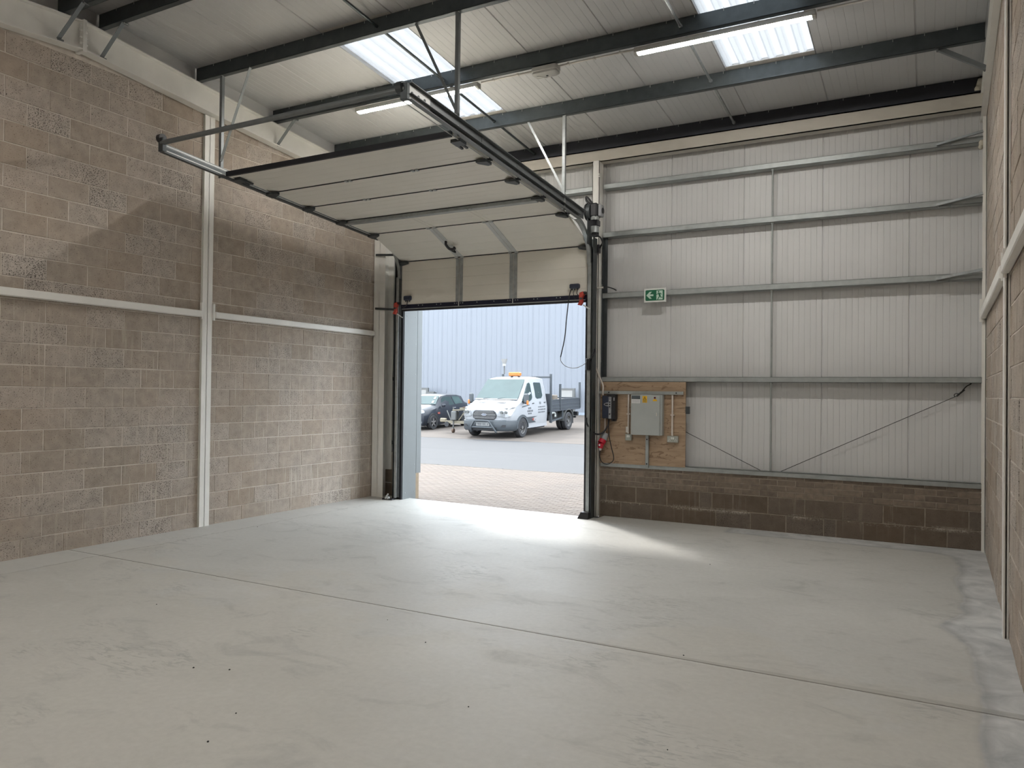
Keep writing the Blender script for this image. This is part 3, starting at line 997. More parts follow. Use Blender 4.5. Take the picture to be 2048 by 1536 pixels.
tag(w.build('bracing_wire', 'wire'), 'thin bracing wire sloping down from the plywood board to the plinth rail', 'wire')
t = thing('bracing_wire', 'thin bracing wire sloping up to a hook near the right wall', 'wire', (7.5, 0.10, 0.765))
MB().cyl((6.50, 0.10, 0.765), (8.52, 0.10, 1.795), 0.0045, 6).build('strand', 'wire', t)
MB().cyl((8.50, 0.10, 1.785), (8.58, 0.10, 1.86), 0.011, 6).build('tensioner', 'wire', t)
MB().tube(bez([(8.48, 0.10, 1.775), (8.475, 0.09, 1.80), (8.50, 0.085, 1.815), (8.525, 0.09, 1.80), (8.50, 0.10, 1.78)], 5), 0.005, 6).build('shackle', 'wire', t)
MB().tube(bez([(8.56, 0.10, 1.85), (8.60, 0.10, 1.90), (8.645, 0.10, 1.93), (8.63, 0.10, 1.94)], 6), 0.007, 6).build('hook', 'wire', t)

# ------------------------------------------------------------------ door jamb posts, reveal
jp = MB().box((3.905, -0.10, -0.01), (4.012, -0.092, 5.14)).box((3.905, -0.10, -0.01), (3.913, 0.06, 5.14)).box((4.004, -0.10, -0.01), (4.012, 0.06, 5.14)).box((3.905, 0.052, -0.01), (4.012, 0.06, 5.14))
jp = jp.build('jamb_post', 'white_paint')
tag(jp, 'white steel post rising from floor to cream beam right of the door', 'column')
MB().bbox((3.93, -0.125, 0.02), (3.985, -0.10, 4.0), 0.006).build('trunking', 'white_plastic', jp)
for z in (4.90, 4.93):
    MB().cyl((4.005, -0.11, z), (4.03, -0.11, z), 0.012, 6).build('bolt', 'white_paint', jp)
cp = MB().box((4.035, 0.0, 0.74), (4.04, 0.15, 4.06)).box((4.035, 0.0, 0.74), (4.10, 0.005, 1.93)).box((4.035, 0.05, 0.74), (4.095, 0.055, 4.06))
tag(cp.build('channel_post', 'dark_galv'), 'dark steel channel hard against the right of the white jamb post', 'column')
rv = MB().box((0.655, -0.26, -0.03), (0.690, 0.105, 3.40))
rv = rv.build('trim_3', 'reveal_grey')
tag(rv, 'pale grey flashing lining the left side of the door opening', 'trim', kind='structure')
MB().box((0.655, 0.107, 0.40), (0.693, 0.235, 3.40)).build('outer_flashing', 'reveal_grey', rv)
MB().box((0.655, 0.107, -0.04), (0.688, 0.195, 0.398)).build('timber_packer', 'timber_strip', rv)
sc_ = MB()
for z in (0.10, 0.55, 1.05, 1.55, 2.05, 2.55, 3.0):
    for y in (-0.19, 0.055):
        sc_.cyl((0.69, y, z), (0.694, y, z), 0.008, 6)
sc_.build('screw', 'rail_galv', rv)
rv = MB().box((3.90, -0.25, -0.03), (3.93, 0.235, 3.40))
tag(rv.build('trim_4', 'reveal_grey'), 'flashing lining the right side of the door opening', 'trim', kind='structure')
rv = MB().box((0.60, 0.02, 3.36), (4.02, 0.24, 3.44))
tag(rv.build('trim_5', 'reveal_grey'), 'flashing lining the head of the door opening', 'trim', kind='structure')

# ------------------------------------------------------------------ sectional door
DX0, DX1 = 0.655, 3.925
zt_ = lambda y: 4.10 - 0.076*y
SEAM = [(-0.30, 3.105), (-0.30, 3.872), (-1.08, 4.182), (-1.80, zt_(-1.80)), (-2.48, zt_(-2.48)), (-3.14, zt_(-3.14)), (-3.84, zt_(-3.84))]
door = thing('door_1', 'cream insulated sectional overhead door, partly raised along ceiling tracks', 'door', (2.29, -0.30, 3.06), kind='structure')
PANELS = []
for i in range(6):
    (ya, za), (yb, zb) = SEAM[i], SEAM[i+1]
    d = Vector((0, yb-ya, zb-za))
    Ln = d.length
    d.normalize()
    nrm = Vector((1, 0, 0)).cross(d)       # outward (away from the room / up)
    if i == 0:
        nrm = Vector((0, 1, 0))
    elif nrm.z < 0:
        nrm = -nrm
    p0 = Vector((0, ya, za))
    s0, s1 = 0.006, Ln-0.006
    pts = [(s0, 0.0)]
    for k in range(1, 5):
        s = Ln*k/5
        pts += [(s-0.006, 0.0), (s-0.002, 0.002), (s+0.002, 0.002), (s+0.006, 0.0)]
    pts += [(s1, 0.0), (s1, 0.042), (s0, 0.042)]
    rg = [[Vector((x, 0, 0))+p0+d*s+nrm*q for s, q in pts] for x in (DX0, DX1)]
    pn = MB().loft(rg).build('door_panel', 'door_panel', door)
    PANELS.append((pn, p0, d, nrm, Ln))
    # black seal in the joint above this section
    if 0 < i:
        MB().bar((DX0, ya, za), (DX1, ya, za), 0.016 if i > 1 else 0.024, 0.016, nrm).build('joint_seal', 'rubber', door)
def on(i, x, s, q):
    _, p0, d, n, L_ = PANELS[i]
    return Vector((x, 0, 0)) + p0 + d*s - n*q
def slab(i, x0, x1, s0, s1, q0, q1):
    a = [on(i, x, s, q) for q in (q0, q1) for x, s in ((x0, s0), (x1, s0), (x1, s1), (x0, s1))]
    return MB().add(a, [(0, 3, 2, 1), (4, 5, 6, 7), (0, 1, 5, 4), (1, 2, 6, 5), (2, 3, 7, 6), (3, 0, 4, 7)])
# bottom rail and weather seals
slab(0, DX0, DX1, -0.012, 0.068, 0.0, 0.012).build('bottom_rail', 'navy_profile', door)
MB().bar((DX0+0.02, -0.29, 3.083), (DX1-0.02, -0.29, 3.083), 0.05, 0.03).build('bottom_seal', 'rubber', door)
MB().bar((DX0+0.02, -0.318, 3.10), (DX1-0.02, -0.318, 3.10), 0.006, 0.012).build('seal_lip', 'rail_galv', door)
slab(5, DX0, DX1, PANELS[5][4]-0.055, PANELS[5][4]+0.005, 0.0, 0.02).build('top_cap', 'door_panel', door)
MB().bar(on(5, DX0, PANELS[5][4]+0.022, 0.0), on(5, DX1, PANELS[5][4]+0.022, 0.0), 0.03, 0.06).build('top_seal', 'rubber', door)
# stiffening channel at the third joint
slab(3, DX0+0.04, DX1-0.08, -0.085, -0.004, 0.0, 0.05).build('stiffener', 'galvanised', door)
# vertical end stiles with hinges
for x in (1.765, 2.725):
    for i in (0, 1, 2):
        _, _, _, _, L_ = PANELS[i]
        for k in (-1, 1):
            slab(i, x+k*0.034-0.030, x+k*0.034+0.030, 0.07 if i == 0 else 0.02, L_-0.02 if i < 2 else L_-0.09, 0.0, 0.003 if i == 2 else 0.005).build('hinge_stile', 'bright_zinc' if i == 1 else ('galvanised' if i == 0 else 'door_panel'), door)
    for i in (1, 2):
        for k in (-1, 1):
            h = slab(i, x+k*0.055-0.028, x+k*0.055+0.028, -0.03, 0.03, 0.006, 0.014).build('hinge', 'bright_zinc', door)
            MB().cyl(on(i, x+k*0.055-0.026, 0, 0.015), on(i, x+k*0.055+0.026, 0, 0.015), 0.007, 8).build('hinge_pin', 'galvanised', h)
    slab(0, x-0.006, x+0.006, -0.01, 0.07, 0.012, 0.02).build('seal_clip', 'bright_zinc', door)
for i, xs_ in ((5, (1.95, 2.95)), (4, (1.7, 2.75)), (3, (1.85, 2.85))):
    for x in xs_:
        for k in (-1, 1):
            slab(i, x+k*0.03-0.018, x+k*0.03+0.018, -0.025, 0.022, 0.0 if i != 3 else 0.045, 0.012 if i != 3 else 0.058).build('hinge', 'galvanised', door)
bl = MB()
for x in (1.0, 1.08, 1.35, 1.43, 1.69, 1.73, 1.80, 1.84, 2.1, 2.4, 2.64, 2.68, 2.77, 2.81, 3.08, 3.14, 3.45, 3.51):
    q = on(0, x, 0.045, 0.012)
    bl.cyl(q, q+Vector((0, -0.006, 0)), 0.008, 6)
bl.build('bolt', 'rail_galv', door)
# roller brackets along both ends
for i in (1, 2, 3, 4, 5):
    for xs_, s in ((DX0, 1), (DX1, -1)):
        p = [on(i, xs_+s*(-0.03), -0.05, 0.03), on(i, xs_+s*0.02, -0.06, 0.03), on(i, xs_+s*0.13, -0.02, 0.008), on(i, xs_+s*0.13, 0.03, 0.008), on(i, xs_+s*0.05, 0.075, 0.03), on(i, xs_-s*0.03, 0.06, 0.03)]
        n_ = PANELS[i][3]
        b = MB().plate(p, -n_*0.03).build('roller_bracket', 'dark_galv', door)
        MB().cyl(on(i, xs_-s*0.055, 0.0, 0.01), on(i, xs_+s*0.05, 0.0, 0.01), 0.012, 8).cyl(on(i, xs_-s*0.06, 0.0, 0.01), on(i, xs_-s*0.035, 0.0, 0.01), 0.024, 10).build('roller', 'black_plastic', b)
for xs_, s in ((DX0, 1), (DX1, -1)):
    L_ = PANELS[5][4]
    b = slab(5, min(xs_-s*0.03, xs_+s*0.09), max(xs_-s*0.03, xs_+s*0.09), L_-0.22, L_-0.10, 0.0, 0.035).build('top_bracket', 'dark_galv', door)
    for q in (0.02, 0.08):
        slab(5, xs_+s*q-0.012, xs_+s*q+0.012, L_-0.32, L_-0.20, 0.01, 0.03).build('bracket_arm', 'dark_galv', b)
# pull handle hook on the folded section
hk = MB().tube(bez([on(1, 1.79, 0.46, 0.0), on(1, 1.79, 0.44, 0.05), on(1, 1.81, 0.36, 0.075), on(1, 1.87, 0.34, 0.075), on(1, 1.915, 0.37, 0.085), on(1, 1.92, 0.40, 0.09)], 6), 0.02, 8).build('handle', 'black_plastic', door, smooth='all')
MB().tube(bez([on(1, 1.81, 0.36, 0.075), on(1, 1.835, 0.29, 0.08), on(1, 1.85, 0.25, 0.07), on(1, 1.83, 0.26, 0.05)], 5), 0.013, 8).build('handle_loop', 'black_plastic', hk, smooth='all')
MB().cyl(on(1, 1.83, 0.42, 0.0), on(1, 1.83, 0.42, 0.006), 0.06, 16).build('handle_plate', 'door_panel', hk)
# edge junction boxes and cable-break devices
def jbox(x0, x1, z0, z1, nm):
    b = MB().bbox((x0, -0.355, z0), (x1, -0.30, z1), 0.014).build('junction_box', nm, door)
    for x in (x0+0.04, (x0+x1)/2, x1-0.03):
        MB().cyl((x, -0.33, z0-0.022), (x, -0.33, z0+0.004), 0.011, 8).build('gland', 'black_plastic', b)
    return b
jbox(0.72, 0.865, 3.235, 3.31, 'navy_plastic')
jbox(3.665, 3.82, 3.265, 3.335, 'navy_plastic')
MB().tube(bez([(0.79, -0.33, 3.22), (0.785, -0.34, 3.16), (0.72, -0.34, 3.12), (0.70, -0.34, 3.15)], 6), 0.006, 6).build('sensor_lead', 'black_plastic', door)
MB().tube(bez([(3.79, -0.33, 3.25), (3.785, -0.34, 3.19), (3.83, -0.34, 3.15)], 6), 0.006, 6).build('sensor_lead', 'black_plastic', door)
MB().tube(bez([(3.74, -0.33, 3.25), (3.73, -0.345, 3.2), (3.745, -0.33, 3.12), (3.76, -0.32, 3.12)], 6), 0.005, 6).build('sensor_lead', 'black_plastic', door)
def breaker(xc, s):
    z = lambda v: 3.11 + (v-3.11)*0.72
    q = lambda v: xc + s*v*0.8
    d = MB().plate([(q(-0.02), -0.39, z(3.23)), (q(0.045), -0.39, z(3.25)), (q(0.06), -0.39, z(3.19)), (q(0.03), -0.39, z(3.12)), (q(0.035), -0.39, z(3.03)), (q(0.0), -0.39, z(2.975)), (q(-0.055), -0.39, z(2.99)), (q(-0.015), -0.39, z(3.07)), (q(-0.03), -0.39, z(3.16))], (0, 0.05, 0)).build('safety_catch', 'red_bracket', door)
    MB().bar((q(0.05), -0.38, z(2.985)), (q(0.15), -0.34, z(2.90)), 0.03, 0.016).build('catch_lever', 'bright_zinc', d)
    MB().cyl((q(0.01), -0.40, 3.11), (q(0.01), -0.345, 3.11), 0.018, 8).build('pivot', 'dark_galv', d)
    MB().bbox((min(q(0.02), q(0.09)), -0.38, z(3.20)), (max(q(0.02), q(0.09)), -0.33, z(3.25))).build('sensor', 'black_plastic', d)
breaker(0.585, 1)
breaker(3.86, 1)

# ------------------------------------------------------------------ door tracks
def ctrack(m, p0, p1, side, w=0.06, h=0.075, up=(0, 0, 1)):
    s = side
    m.beam([(s*0.0, -h/2), (s*w, -h/2), (s*w, -h/2+0.006), (s*0.006, -h/2+0.006), (s*0.006, h/2-0.006), (s*w, h/2-0.006), (s*w, h/2), (s*0.0, h/2)], p0, p1, up)
def track(side, label):
    """side -1 = left of the door, +1 = right"""
    xv = DX0-0.062 if side < 0 else DX1+0.062      # back of the channel
    t = thing('door_track', label, 'track', (xv, -0.30, 0.0), 'sectional door tracks')
    inn = 1 if side < 0 else -1                     # direction toward the door
    # vertical angle frame, seal, vertical running track
    f = MB().box((min(xv-inn*0.045, xv-inn*0.04), -0.345, 0.0), (max(xv-inn*0.045, xv-inn*0.04), -0.20, 3.98))
    f.box((min(xv-inn*0.045, xv+inn*0.09), -0.205, 0.0), (max(xv-inn*0.045, xv+inn*0.09), -0.20, 3.98))
    f.build('frame_angle', 'dark_galv', t)
    MB().box((min(xv+inn*0.055, xv+inn*0.088), -0.285, 0.0), (max(xv+inn*0.055, xv+inn*0.088), -0.19, 3.90)).build('side_seal', 'rubber', t)
    m = MB()
    for ya, yb in ((-0.345, -0.339), (-0.271, -0.265)):
        m.box((min(xv-inn*0.02, xv+inn*0.035), ya, 0.03), (max(xv-inn*0.02, xv+inn*0.035), yb, 3.62))
    m.box((min(xv-inn*0.02, xv-inn*0.015), -0.345, 0.03), (max(xv-inn*0.02, xv-inn*0.015), -0.265, 3.62))
    m.build('vertical_track', 'galvanised', t)
    # curve then ceiling run
    zt0 = lambda y: zt_(y) + 0.012
    pts = [(xv, -0.305, 3.60)]
    r0 = 0.56
    a_end = R(90) - math.atan(0.076)
    for i in range(0, 11):
        a = a_end*i/10
        pts.append((xv, -0.305 - r0*(1-math.cos(a)), 3.64 + r0*math.sin(a)*1.0))
    yq, zq = pts[-1][1], pts[-1][2]
    off = zt0(yq) - zq
    pts = [(p[0], p[1], p[2] + off*min(1, max(0, (p[2]-3.62)/0.5))) for p in pts]
    cv = MB()
    rings = []
    for k, p in enumerate(pts):
        a = Vector(pts[max(k-1, 0)])
        b = Vector(pts[min(k+1, len(pts)-1)])
        d = (b-a).normalized()
        n_ = Vector((1, 0, 0)).cross(d)
        q = Vector(p)
        rings.append([q+n_*h+Vector((inn*w, 0, 0)) for w, h in ((0.0, -0.03), (0.055, -0.03), (0.055, -0.024), (0.006, -0.024), (0.006, 0.024), (0.055, 0.024), (0.055, 0.03), (0.0, 0.03))])
    cv.loft(rings).build('curved_track', 'galvanised', t, smooth=50)
    ye = -4.70
    hz = MB()
    ctrack(hz, (xv, yq+0.02, zt0(yq)), (xv, ye, zt0(ye)), inn if side < 0 else inn, 0.055, 0.06)
    hz.v = hz.v
    ct = hz.build('ceiling_track', 'track_steel' if side > 0 else 'dark_galv', t)  # left channel darkened: shade inside it is put into the colour
    for dz in (-0.028, 0.028) if side < 0 else (-0.028,):
        MB().bar((xv+inn*0.057, yq, zt0(yq)+dz), (xv+inn*0.057, ye, zt0(ye)+dz), 0.006, 0.009).build('track_lip', 'bright_zinc', ct)  # brighter bars paint the lit edges of the channel
    an = MB()
    if side > 0:
        an.box((0, 0, 0), (0, 0, 0)) if False else None
        prof = [(0.0, 0.02), (0.006, 0.02), (0.006, 0.125), (0.05, 0.125), (0.05, 0.131), (0.0, 0.131)]
        yf = -0.62
    else:
        prof = [(0.0, 0.032), (0.006, 0.032), (0.006, 0.062), (0.03, 0.062), (0.03, 0.068), (0.0, 0.068)]
        yf = -1.0
    pr = [(xv+0.004+(a if side > 0 else -a), b) for a, b in prof]
    rg = [[(x, y, zt0(y)+b) for x, b in pr] for y in (yf, ye)]
    an.loft(rg).build('track_angle', 'track_steel', t)
    if side > 0:
        for y in (-1.05, -1.75, -2.55, -3.35, -4.35):
            MB().box((xv+0.002, y-0.035, zt0(y)-0.03), (xv+0.014, y+0.035, zt0(y)+0.125)).build('splice_plate', 'track_steel', t)
        pl_ = MB().box((xv+0.012, ye, zt0(ye)-0.02), (xv+0.018, ye+0.34, zt0(ye)+0.11)).build('end_plate', 'bright_zinc', t)
        hs = MB()
        for k in range(3):
            hs.cyl((xv+0.018, ye+0.05+0.1*k, zt0(ye)+0.045), (xv+0.022, ye+0.05+0.1*k, zt0(ye)+0.045), 0.016, 8)
        hs.build('slot', 'dark_galv', pl_)
    MB().bbox((xv-0.05 if side > 0 else xv-0.03, ye-0.045, zt0(ye)-0.035), (xv+0.03 if side > 0 else xv+0.05, ye, zt0(ye)+0.12)).build('end_bracket', 'dark_galv', t)
    if side > 0:
        MB().prism([(xv-0.12, 0.0), (xv+0.05, 0.0), (xv+0.045, 0.085), (xv-0.085, 0.085)], 'y', -0.44, -0.30).build('foot_guard', 'black_plastic', t) if False else None
        v = [(xv-0.115, -0.45, 0.0), (xv+0.045, -0.45, 0.0), (xv+0.045, -0.27, 0.0), (xv-0.115, -0.27, 0.0), (xv-0.075, -0.42, 0.09), (xv+0.04, -0.42, 0.09), (xv+0.04, -0.28, 0.09), (xv-0.075, -0.28, 0.09)]
        MB().add(v, [(0, 3, 2, 1), (4, 5, 6, 7), (0, 1, 5, 4), (1, 2, 6, 5), (2, 3, 7, 6), (3, 0, 4, 7)]).build('foot_guard', 'black_plastic', t)
    else:
        MB().bbox((0.40, -0.42, 0.0), (0.60, -0.33, 0.022)).build('foot_plate', 'black_plastic', t)
        lv = MB().bar((0.475, -0.43, 0.02), (0.525, -0.42, 0.10), 0.02, 0.02).build('floor_bolt', 'bright_zinc', t)
        MB().cyl((0.52, -0.43, 0.035), (0.52, -0.40, 0.035), 0.022, 10).build('bolt_eye', 'bright_zinc', lv)
        for z0 in (3.10, 4.0):
            MB().bar((0.06, -0.225, z0+0.045), (0.56, -0.28, z0), 0.03, 0.035).build('jamb_bracket', 'dark_galv', t)
    return t
TL = track(-1, 'left door track with vertical jamb frame and bright ceiling run')
TR = track(1, 'right door track with deep angle running over to the middle of the ceiling')

def hanger(xv, y, xt, label, mat='track_steel', grp='track hangers'):
    z0 = zt_(y) - 0.03
    z1 = zroof(y) - 0.20
    t = thing('track_hanger', label, 'bracket', (xv, y, z0), grp)
    MB().angle((xv, y, z0), (xv, y, z1+0.02), 0.04, 0.04, 0.005, (0, 1, 0)).build('drop_bar', mat, t)
    MB().angle((xv+(0.01 if xt > xv else -0.01), y+0.01, z0+0.2), (xt, y+0.01, z1+0.01), 0.036, 0.03, 0.004).build('diagonal_brace', mat, t)
    b = MB()
    for z in (z0+0.03, z0+0.10, z1):
        b.cyl((xv, y-0.012, z), (xv, y+0.012, z), 0.012, 6)
    b.build('bolt', 'bright_zinc', t)
hanger(0.545, -3.86, 1.05, 'galvanised V-shaped hanger holding the left door track')
hanger(3.995, -3.86, 3.43, 'dark V-shaped hanger holding the right track beneath the rooflight')
hanger(4.01, -1.29, 3.43, 'bright V-shaped hanger holding the right track above the operator', 'galvanised')

ze = zt_(-4.73) + 0.075
sp = thing('spring_shaft', 'long steel shaft bridging the inner ends of the door tracks', 'shaft', (2.3, -4.73, ze-0.03))
MB().cyl((0.60, -4.725, ze), (3.99, -4.725, ze), 0.028, 14).build('tube', 'track_steel', sp, smooth=40)
MB().cyl((0.56, -4.725, ze+0.05), (0.62, -4.725, ze+0.05), 0.05, 12).build('bearing', 'black_plastic', sp)
MB().cyl((3.90, -4.725, ze+0.02), (3.965, -4.725, ze+0.02), 0.055, 12).build('bearing', 'dark_galv', sp)

# ------------------------------------------------------------------ door operator and cables
op = thing('door_operator', 'black electric door operator at the bend of the right track', 'motor', (4.07, -0.45, 3.93))
MB().cyl((3.965, -0.44, 4.315), (4.05, -0.44, 4.315), 0.115, 24).build('cable_drum', 'dark_galv', op, smooth=40)
MB().lathe([(0.125, 3.975), (0.125, 3.99), (0.03, 3.99), (0.03, 3.975)], (0, -0.44, 4.315), 'x', 24).build('drum_flange', 'black_plastic', op)
MB().bbox((4.045, -0.53, 4.225), (4.155, -0.36, 4.42), 0.02).build('gearbox', 'black_plastic', op)
g = MB().bbox((4.155, -0.50, 4.23), (4.205, -0.38, 4.40), 0.012).build('limit_switch', 'grey_plastic', op)
MB().cyl((4.205, -0.44, 4.315), (4.215, -0.44, 4.315), 0.04, 12).build('knob', 'black_plastic', g)
MB().cyl((4.10, -0.46, 4.235), (4.10, -0.46, 4.185), 0.062, 16).build('motor_neck', 'rail_galv', op, smooth=40)
MB().bbox((4.045, -0.515, 4.10), (4.16, -0.40, 4.185), 0.01).build('motor_body', 'black_plastic', op)
MB().cyl((4.10, -0.46, 4.10), (4.10, -0.46, 4.01), 0.058, 16).build('motor_base', 'galvanised', op, smooth=40)
MB().bbox((4.06, -0.50, 3.955), (4.145, -0.41, 4.012), 0.012).build('terminal_box', 'black_plastic', op)
MB().tube(bez([(4.06, -0.47, 4.42), (4.0, -0.47, 4.50), (3.965, -0.47, 4.52), (3.975, -0.47, 4.47), (4.04, -0.47, 4.40)], 6), 0.016, 8).build('release_loop', 'black_plastic', op, smooth='all')
MB().box((3.998, -0.50, 3.86), (4.006, -0.33, 4.42)).build('mounting_plate', 'dark_galv', op)
MB().tube(bez([(4.13, -0.44, 3.97), (4.16, -0.40, 3.95), (4.15, -0.3, 3.90), (4.06, -0.16, 3.86), (4.045, -0.13, 3.80)], 6), 0.011, 8).build('supply_lead', 'black_plastic', op, smooth='all')
MB().bbox((4.03, -0.20, 3.78), (4.06, -0.13, 3.90)).build('gland_box', 'black_plastic', op)

sl = MB().tube(bez([(3.69, -0.335, 3.26), (3.668, -0.35, 3.15), (3.655, -0.40, 2.85), (3.635, -0.42, 2.55), (3.575, -0.42, 2.28)], 8), 0.008, 8)
t = thing('trailing_lead', 'door edge lead hanging in the opening from the right-hand junction box', 'cable', (3.7, -0.38, 2.1))
sl.build('sleeved_lead', 'black_plastic', t, smooth='all')
MB().tube(bez([(3.575, -0.42, 2.28), (3.58, -0.41, 2.22), (3.66, -0.40, 2.145), (3.80, -0.39, 2.125), (3.93, -0.38, 2.18), (3.985, -0.37, 2.24)], 8), 0.005, 6).build('clear_tail', 'grey_plastic', t, smooth='all')
t = thing('lead_junction', 'small black junction with looped cable on the jamb post', 'junction box', (3.98, -0.36, 2.08))
MB().bbox((3.95, -0.385, 2.09), (4.005, -0.345, 2.26), 0.008).build('box', 'black_plastic', t)
MB().tube(bez([(3.99, -0.37, 2.22), (4.04, -0.34, 2.30), (4.055, -0.30, 2.37), (4.02, -0.25, 2.40), (3.99, -0.2, 2.405)], 7), 0.011, 8).build('loop', 'black_plastic', t, smooth='all')
MB().cyl((3.985, -0.22, 2.405), (3.985, -0.12, 2.405), 0.013, 8).build('gland', 'black_plastic', t)
t = thing('cable_tee', 'white conduit tee with black lead at exit sign rail height', 'conduit', (4.02, -0.13, 3.27))
MB().cyl((3.96, -0.115, 3.285), (4.10, -0.115, 3.29), 0.014, 8).build('branch', 'white_plastic', t)
MB().tube(bez([(4.09, -0.115, 3.29), (4.15, -0.105, 3.295), (4.22, -0.06, 3.275), (4.26, -0.02, 3.25)], 6), 0.009, 6).build('lead', 'black_plastic', t, smooth='all')
# ------------------------------------------------------------------ electrical board
pw = MB().box((4.035, -0.022, 0.765), (5.285, -0.004, 1.935)).build('plywood_board', 'plywood')
tag(pw, 'plywood backing board carrying the electrical gear right of the door', 'board')
MB().box((5.285, -0.03, 1.50), (5.34, 0.0, 1.60)).build('corner_bracket', 'dark_galv', pw)
def strut(p0, p1, vertical, label):
    m = MB()
    if vertical:
        x, z0, z1 = p0[0], p0[2], p1[2]
        m.prism([(x-0.0205, -0.062), (x+0.0205, -0.062), (x+0.0205, -0.024), (x+0.017, -0.024), (x+0.017, -0.058), (x-0.017, -0.058), (x-0.017, -0.024), (x-0.0205, -0.024)], 'z', z0, z1)
    else:
        z, x0, x1 = p0[2], p0[0], p1[0]
        m.prism([(-0.062, z-0.0225), (-0.062, z+0.0225), (-0.024, z+0.0225), (-0.024, z+0.019), (-0.058, z+0.019), (-0.058, z-0.019), (-0.024, z-0.019), (-0.024, z-0.0225)], 'x', x0, x1)
    o = m.build('strut_channel', 'rail_galv')
    tag(o, label, 'channel')
    b = MB()
    for t_ in (0.12, 0.92) if not vertical else (0.12, 0.88):
        q = Vector(p0).lerp(Vector(p1), t_)
        b.cyl((q.x, -0.062, q.z), (q.x, -0.067, q.z), 0.010, 8)
    b.build('bolt', 'black_plastic', o)
strut((4.03, 0, 1.783), (5.262, 0, 1.783), False, 'horizontal galvanised strut channel across the plywood board')
strut((4.752, 0, 1.185), (4.752, 0, 0.735), True, 'vertical galvanised strut channel below the grey cabinet')

# dark blue door control unit
cu = thing('door_controller', 'dark blue door control unit with grey button strip', 'control box', (4.19, -0.11, 1.39))
MB().bbox((4.165, -0.130, 1.40), (4.305, -0.03, 1.76), 0.012).build('back_box', 'black_plastic', cu)
MB().bbox((4.10, -0.135, 1.41), (4.235, -0.04, 1.735), 0.014).build('cover', 'navy_plastic', cu)
bs = MB().bbox((4.205, -0.141, 1.41), (4.245, -0.131, 1.72), 0.003).build('button_strip', 'grey_plastic', cu)
for z in (1.645, 1.612, 1.578, 1.475):
    MB().cyl((4.225, -0.142, z), (4.225, -0.151, z), 0.0105, 12).build('button', 'black_plastic', bs)
MB().box((4.208, -0.143, 1.555), (4.242, -0.141, 1.558)).build('divider', 'black_plastic', bs)
for z in (1.703, 1.685):
    MB().box((4.213, -0.143, z), (4.237, -0.141, z+0.006)).build('legend', 'dark_label', bs)
ov = [(4.205, 1.582), (4.17, 1.588), (4.145, 1.598), (4.13, 1.612), (4.145, 1.626), (4.17, 1.636), (4.205, 1.642)]
dp = MB().plate([(x, -0.136, z) for x, z in ov], (0, -0.005, 0)).build('display_bezel', 'grey_plastic', cu)
MB().box((4.15, -0.143, 1.602), (4.197, -0.141, 1.622)).build('display', 'black_plastic', dp)
MB().box((4.275, -0.132, 1.665), (4.292, -0.130, 1.71)).build('rating_label', 'grey_plastic', cu)
for x in (4.255, 4.29):
    MB().bbox((x-0.012, -0.12, 1.375), (x+0.012, -0.06, 1.405)).build('gland', 'black_plastic', cu)

# grey distribution board
db = thing('distribution_board', 'grey steel distribution board cabinet on the plywood', 'cabinet', (4.755, -0.11, 1.195))
MB().bbox((4.545, -0.112, 1.195), (4.985, -0.024, 1.757), 0.006).build('body', 'cabinet_grey', db)
dr = MB().bbox((4.535, -0.134, 1.192), (4.955, -0.114, 1.757), 0.006).build('door', 'cabinet_grey', db)
MB().bbox((4.905, -0.1420, 1.465), (4.917, -0.1320, 1.51), 0.002).build('latch', 'white_plastic', dr)
MB().box((4.548, -0.1365, 1.695), (4.672, -0.1340, 1.742)).build('maker_label', 'dark_label', dr)
wl_ = MB().box((4.548, -0.1365, 1.635), (4.672, -0.1340, 1.692)).build('chart_label', 'white_label', dr)
for z in (1.678, 1.664, 1.650):
    MB().box((4.557, -0.1375, z), (4.66, -0.1365, z+0.004)).build('text_line', 'grey_plastic', wl_)
yl = MB().box((4.708, -0.1365, 1.645), (4.772, -0.1340, 1.738)).build('warning_label', 'yellow_label', dr)
MB().add([(4.713,-0.1375,1.682),(4.767,-0.1375,1.682),(4.74,-0.1375,1.732),(4.722,-0.1375,1.687),(4.758,-0.1375,1.687),(4.74,-0.1375,1.722)], [(0,1,4,3),(1,2,5,4),(2,0,3,5)]).build('warning_triangle', 'black_plastic', yl)
MB().add([(4.738,-0.1375,1.712),(4.744,-0.1375,1.712),(4.742,-0.1375,1.703),(4.746,-0.1375,1.703),(4.739,-0.1375,1.690),(4.740,-0.1375,1.700),(4.736,-0.1375,1.700)], [(0,6,5,4,3,2,1)]).build('warning_bolt', 'black_plastic', yl)
for z in (1.668, 1.655):
    MB().box((4.716, -0.1375, z), (4.764, -0.1365, z+0.004)).build('text_line', 'dark_label', yl)
MB().cyl((4.885, -0.1340, 1.715), (4.885, -0.1420, 1.715), 0.013, 14).build('indicator', 'red_lens', dr)
MB().plate([(4.85, -0.1340, 1.668), (4.922, -0.1340, 1.668), (4.905, -0.1340, 1.695), (4.866, -0.1340, 1.695)], (0, -0.0025, 0)).build('arch_label', 'yellow_label', dr)

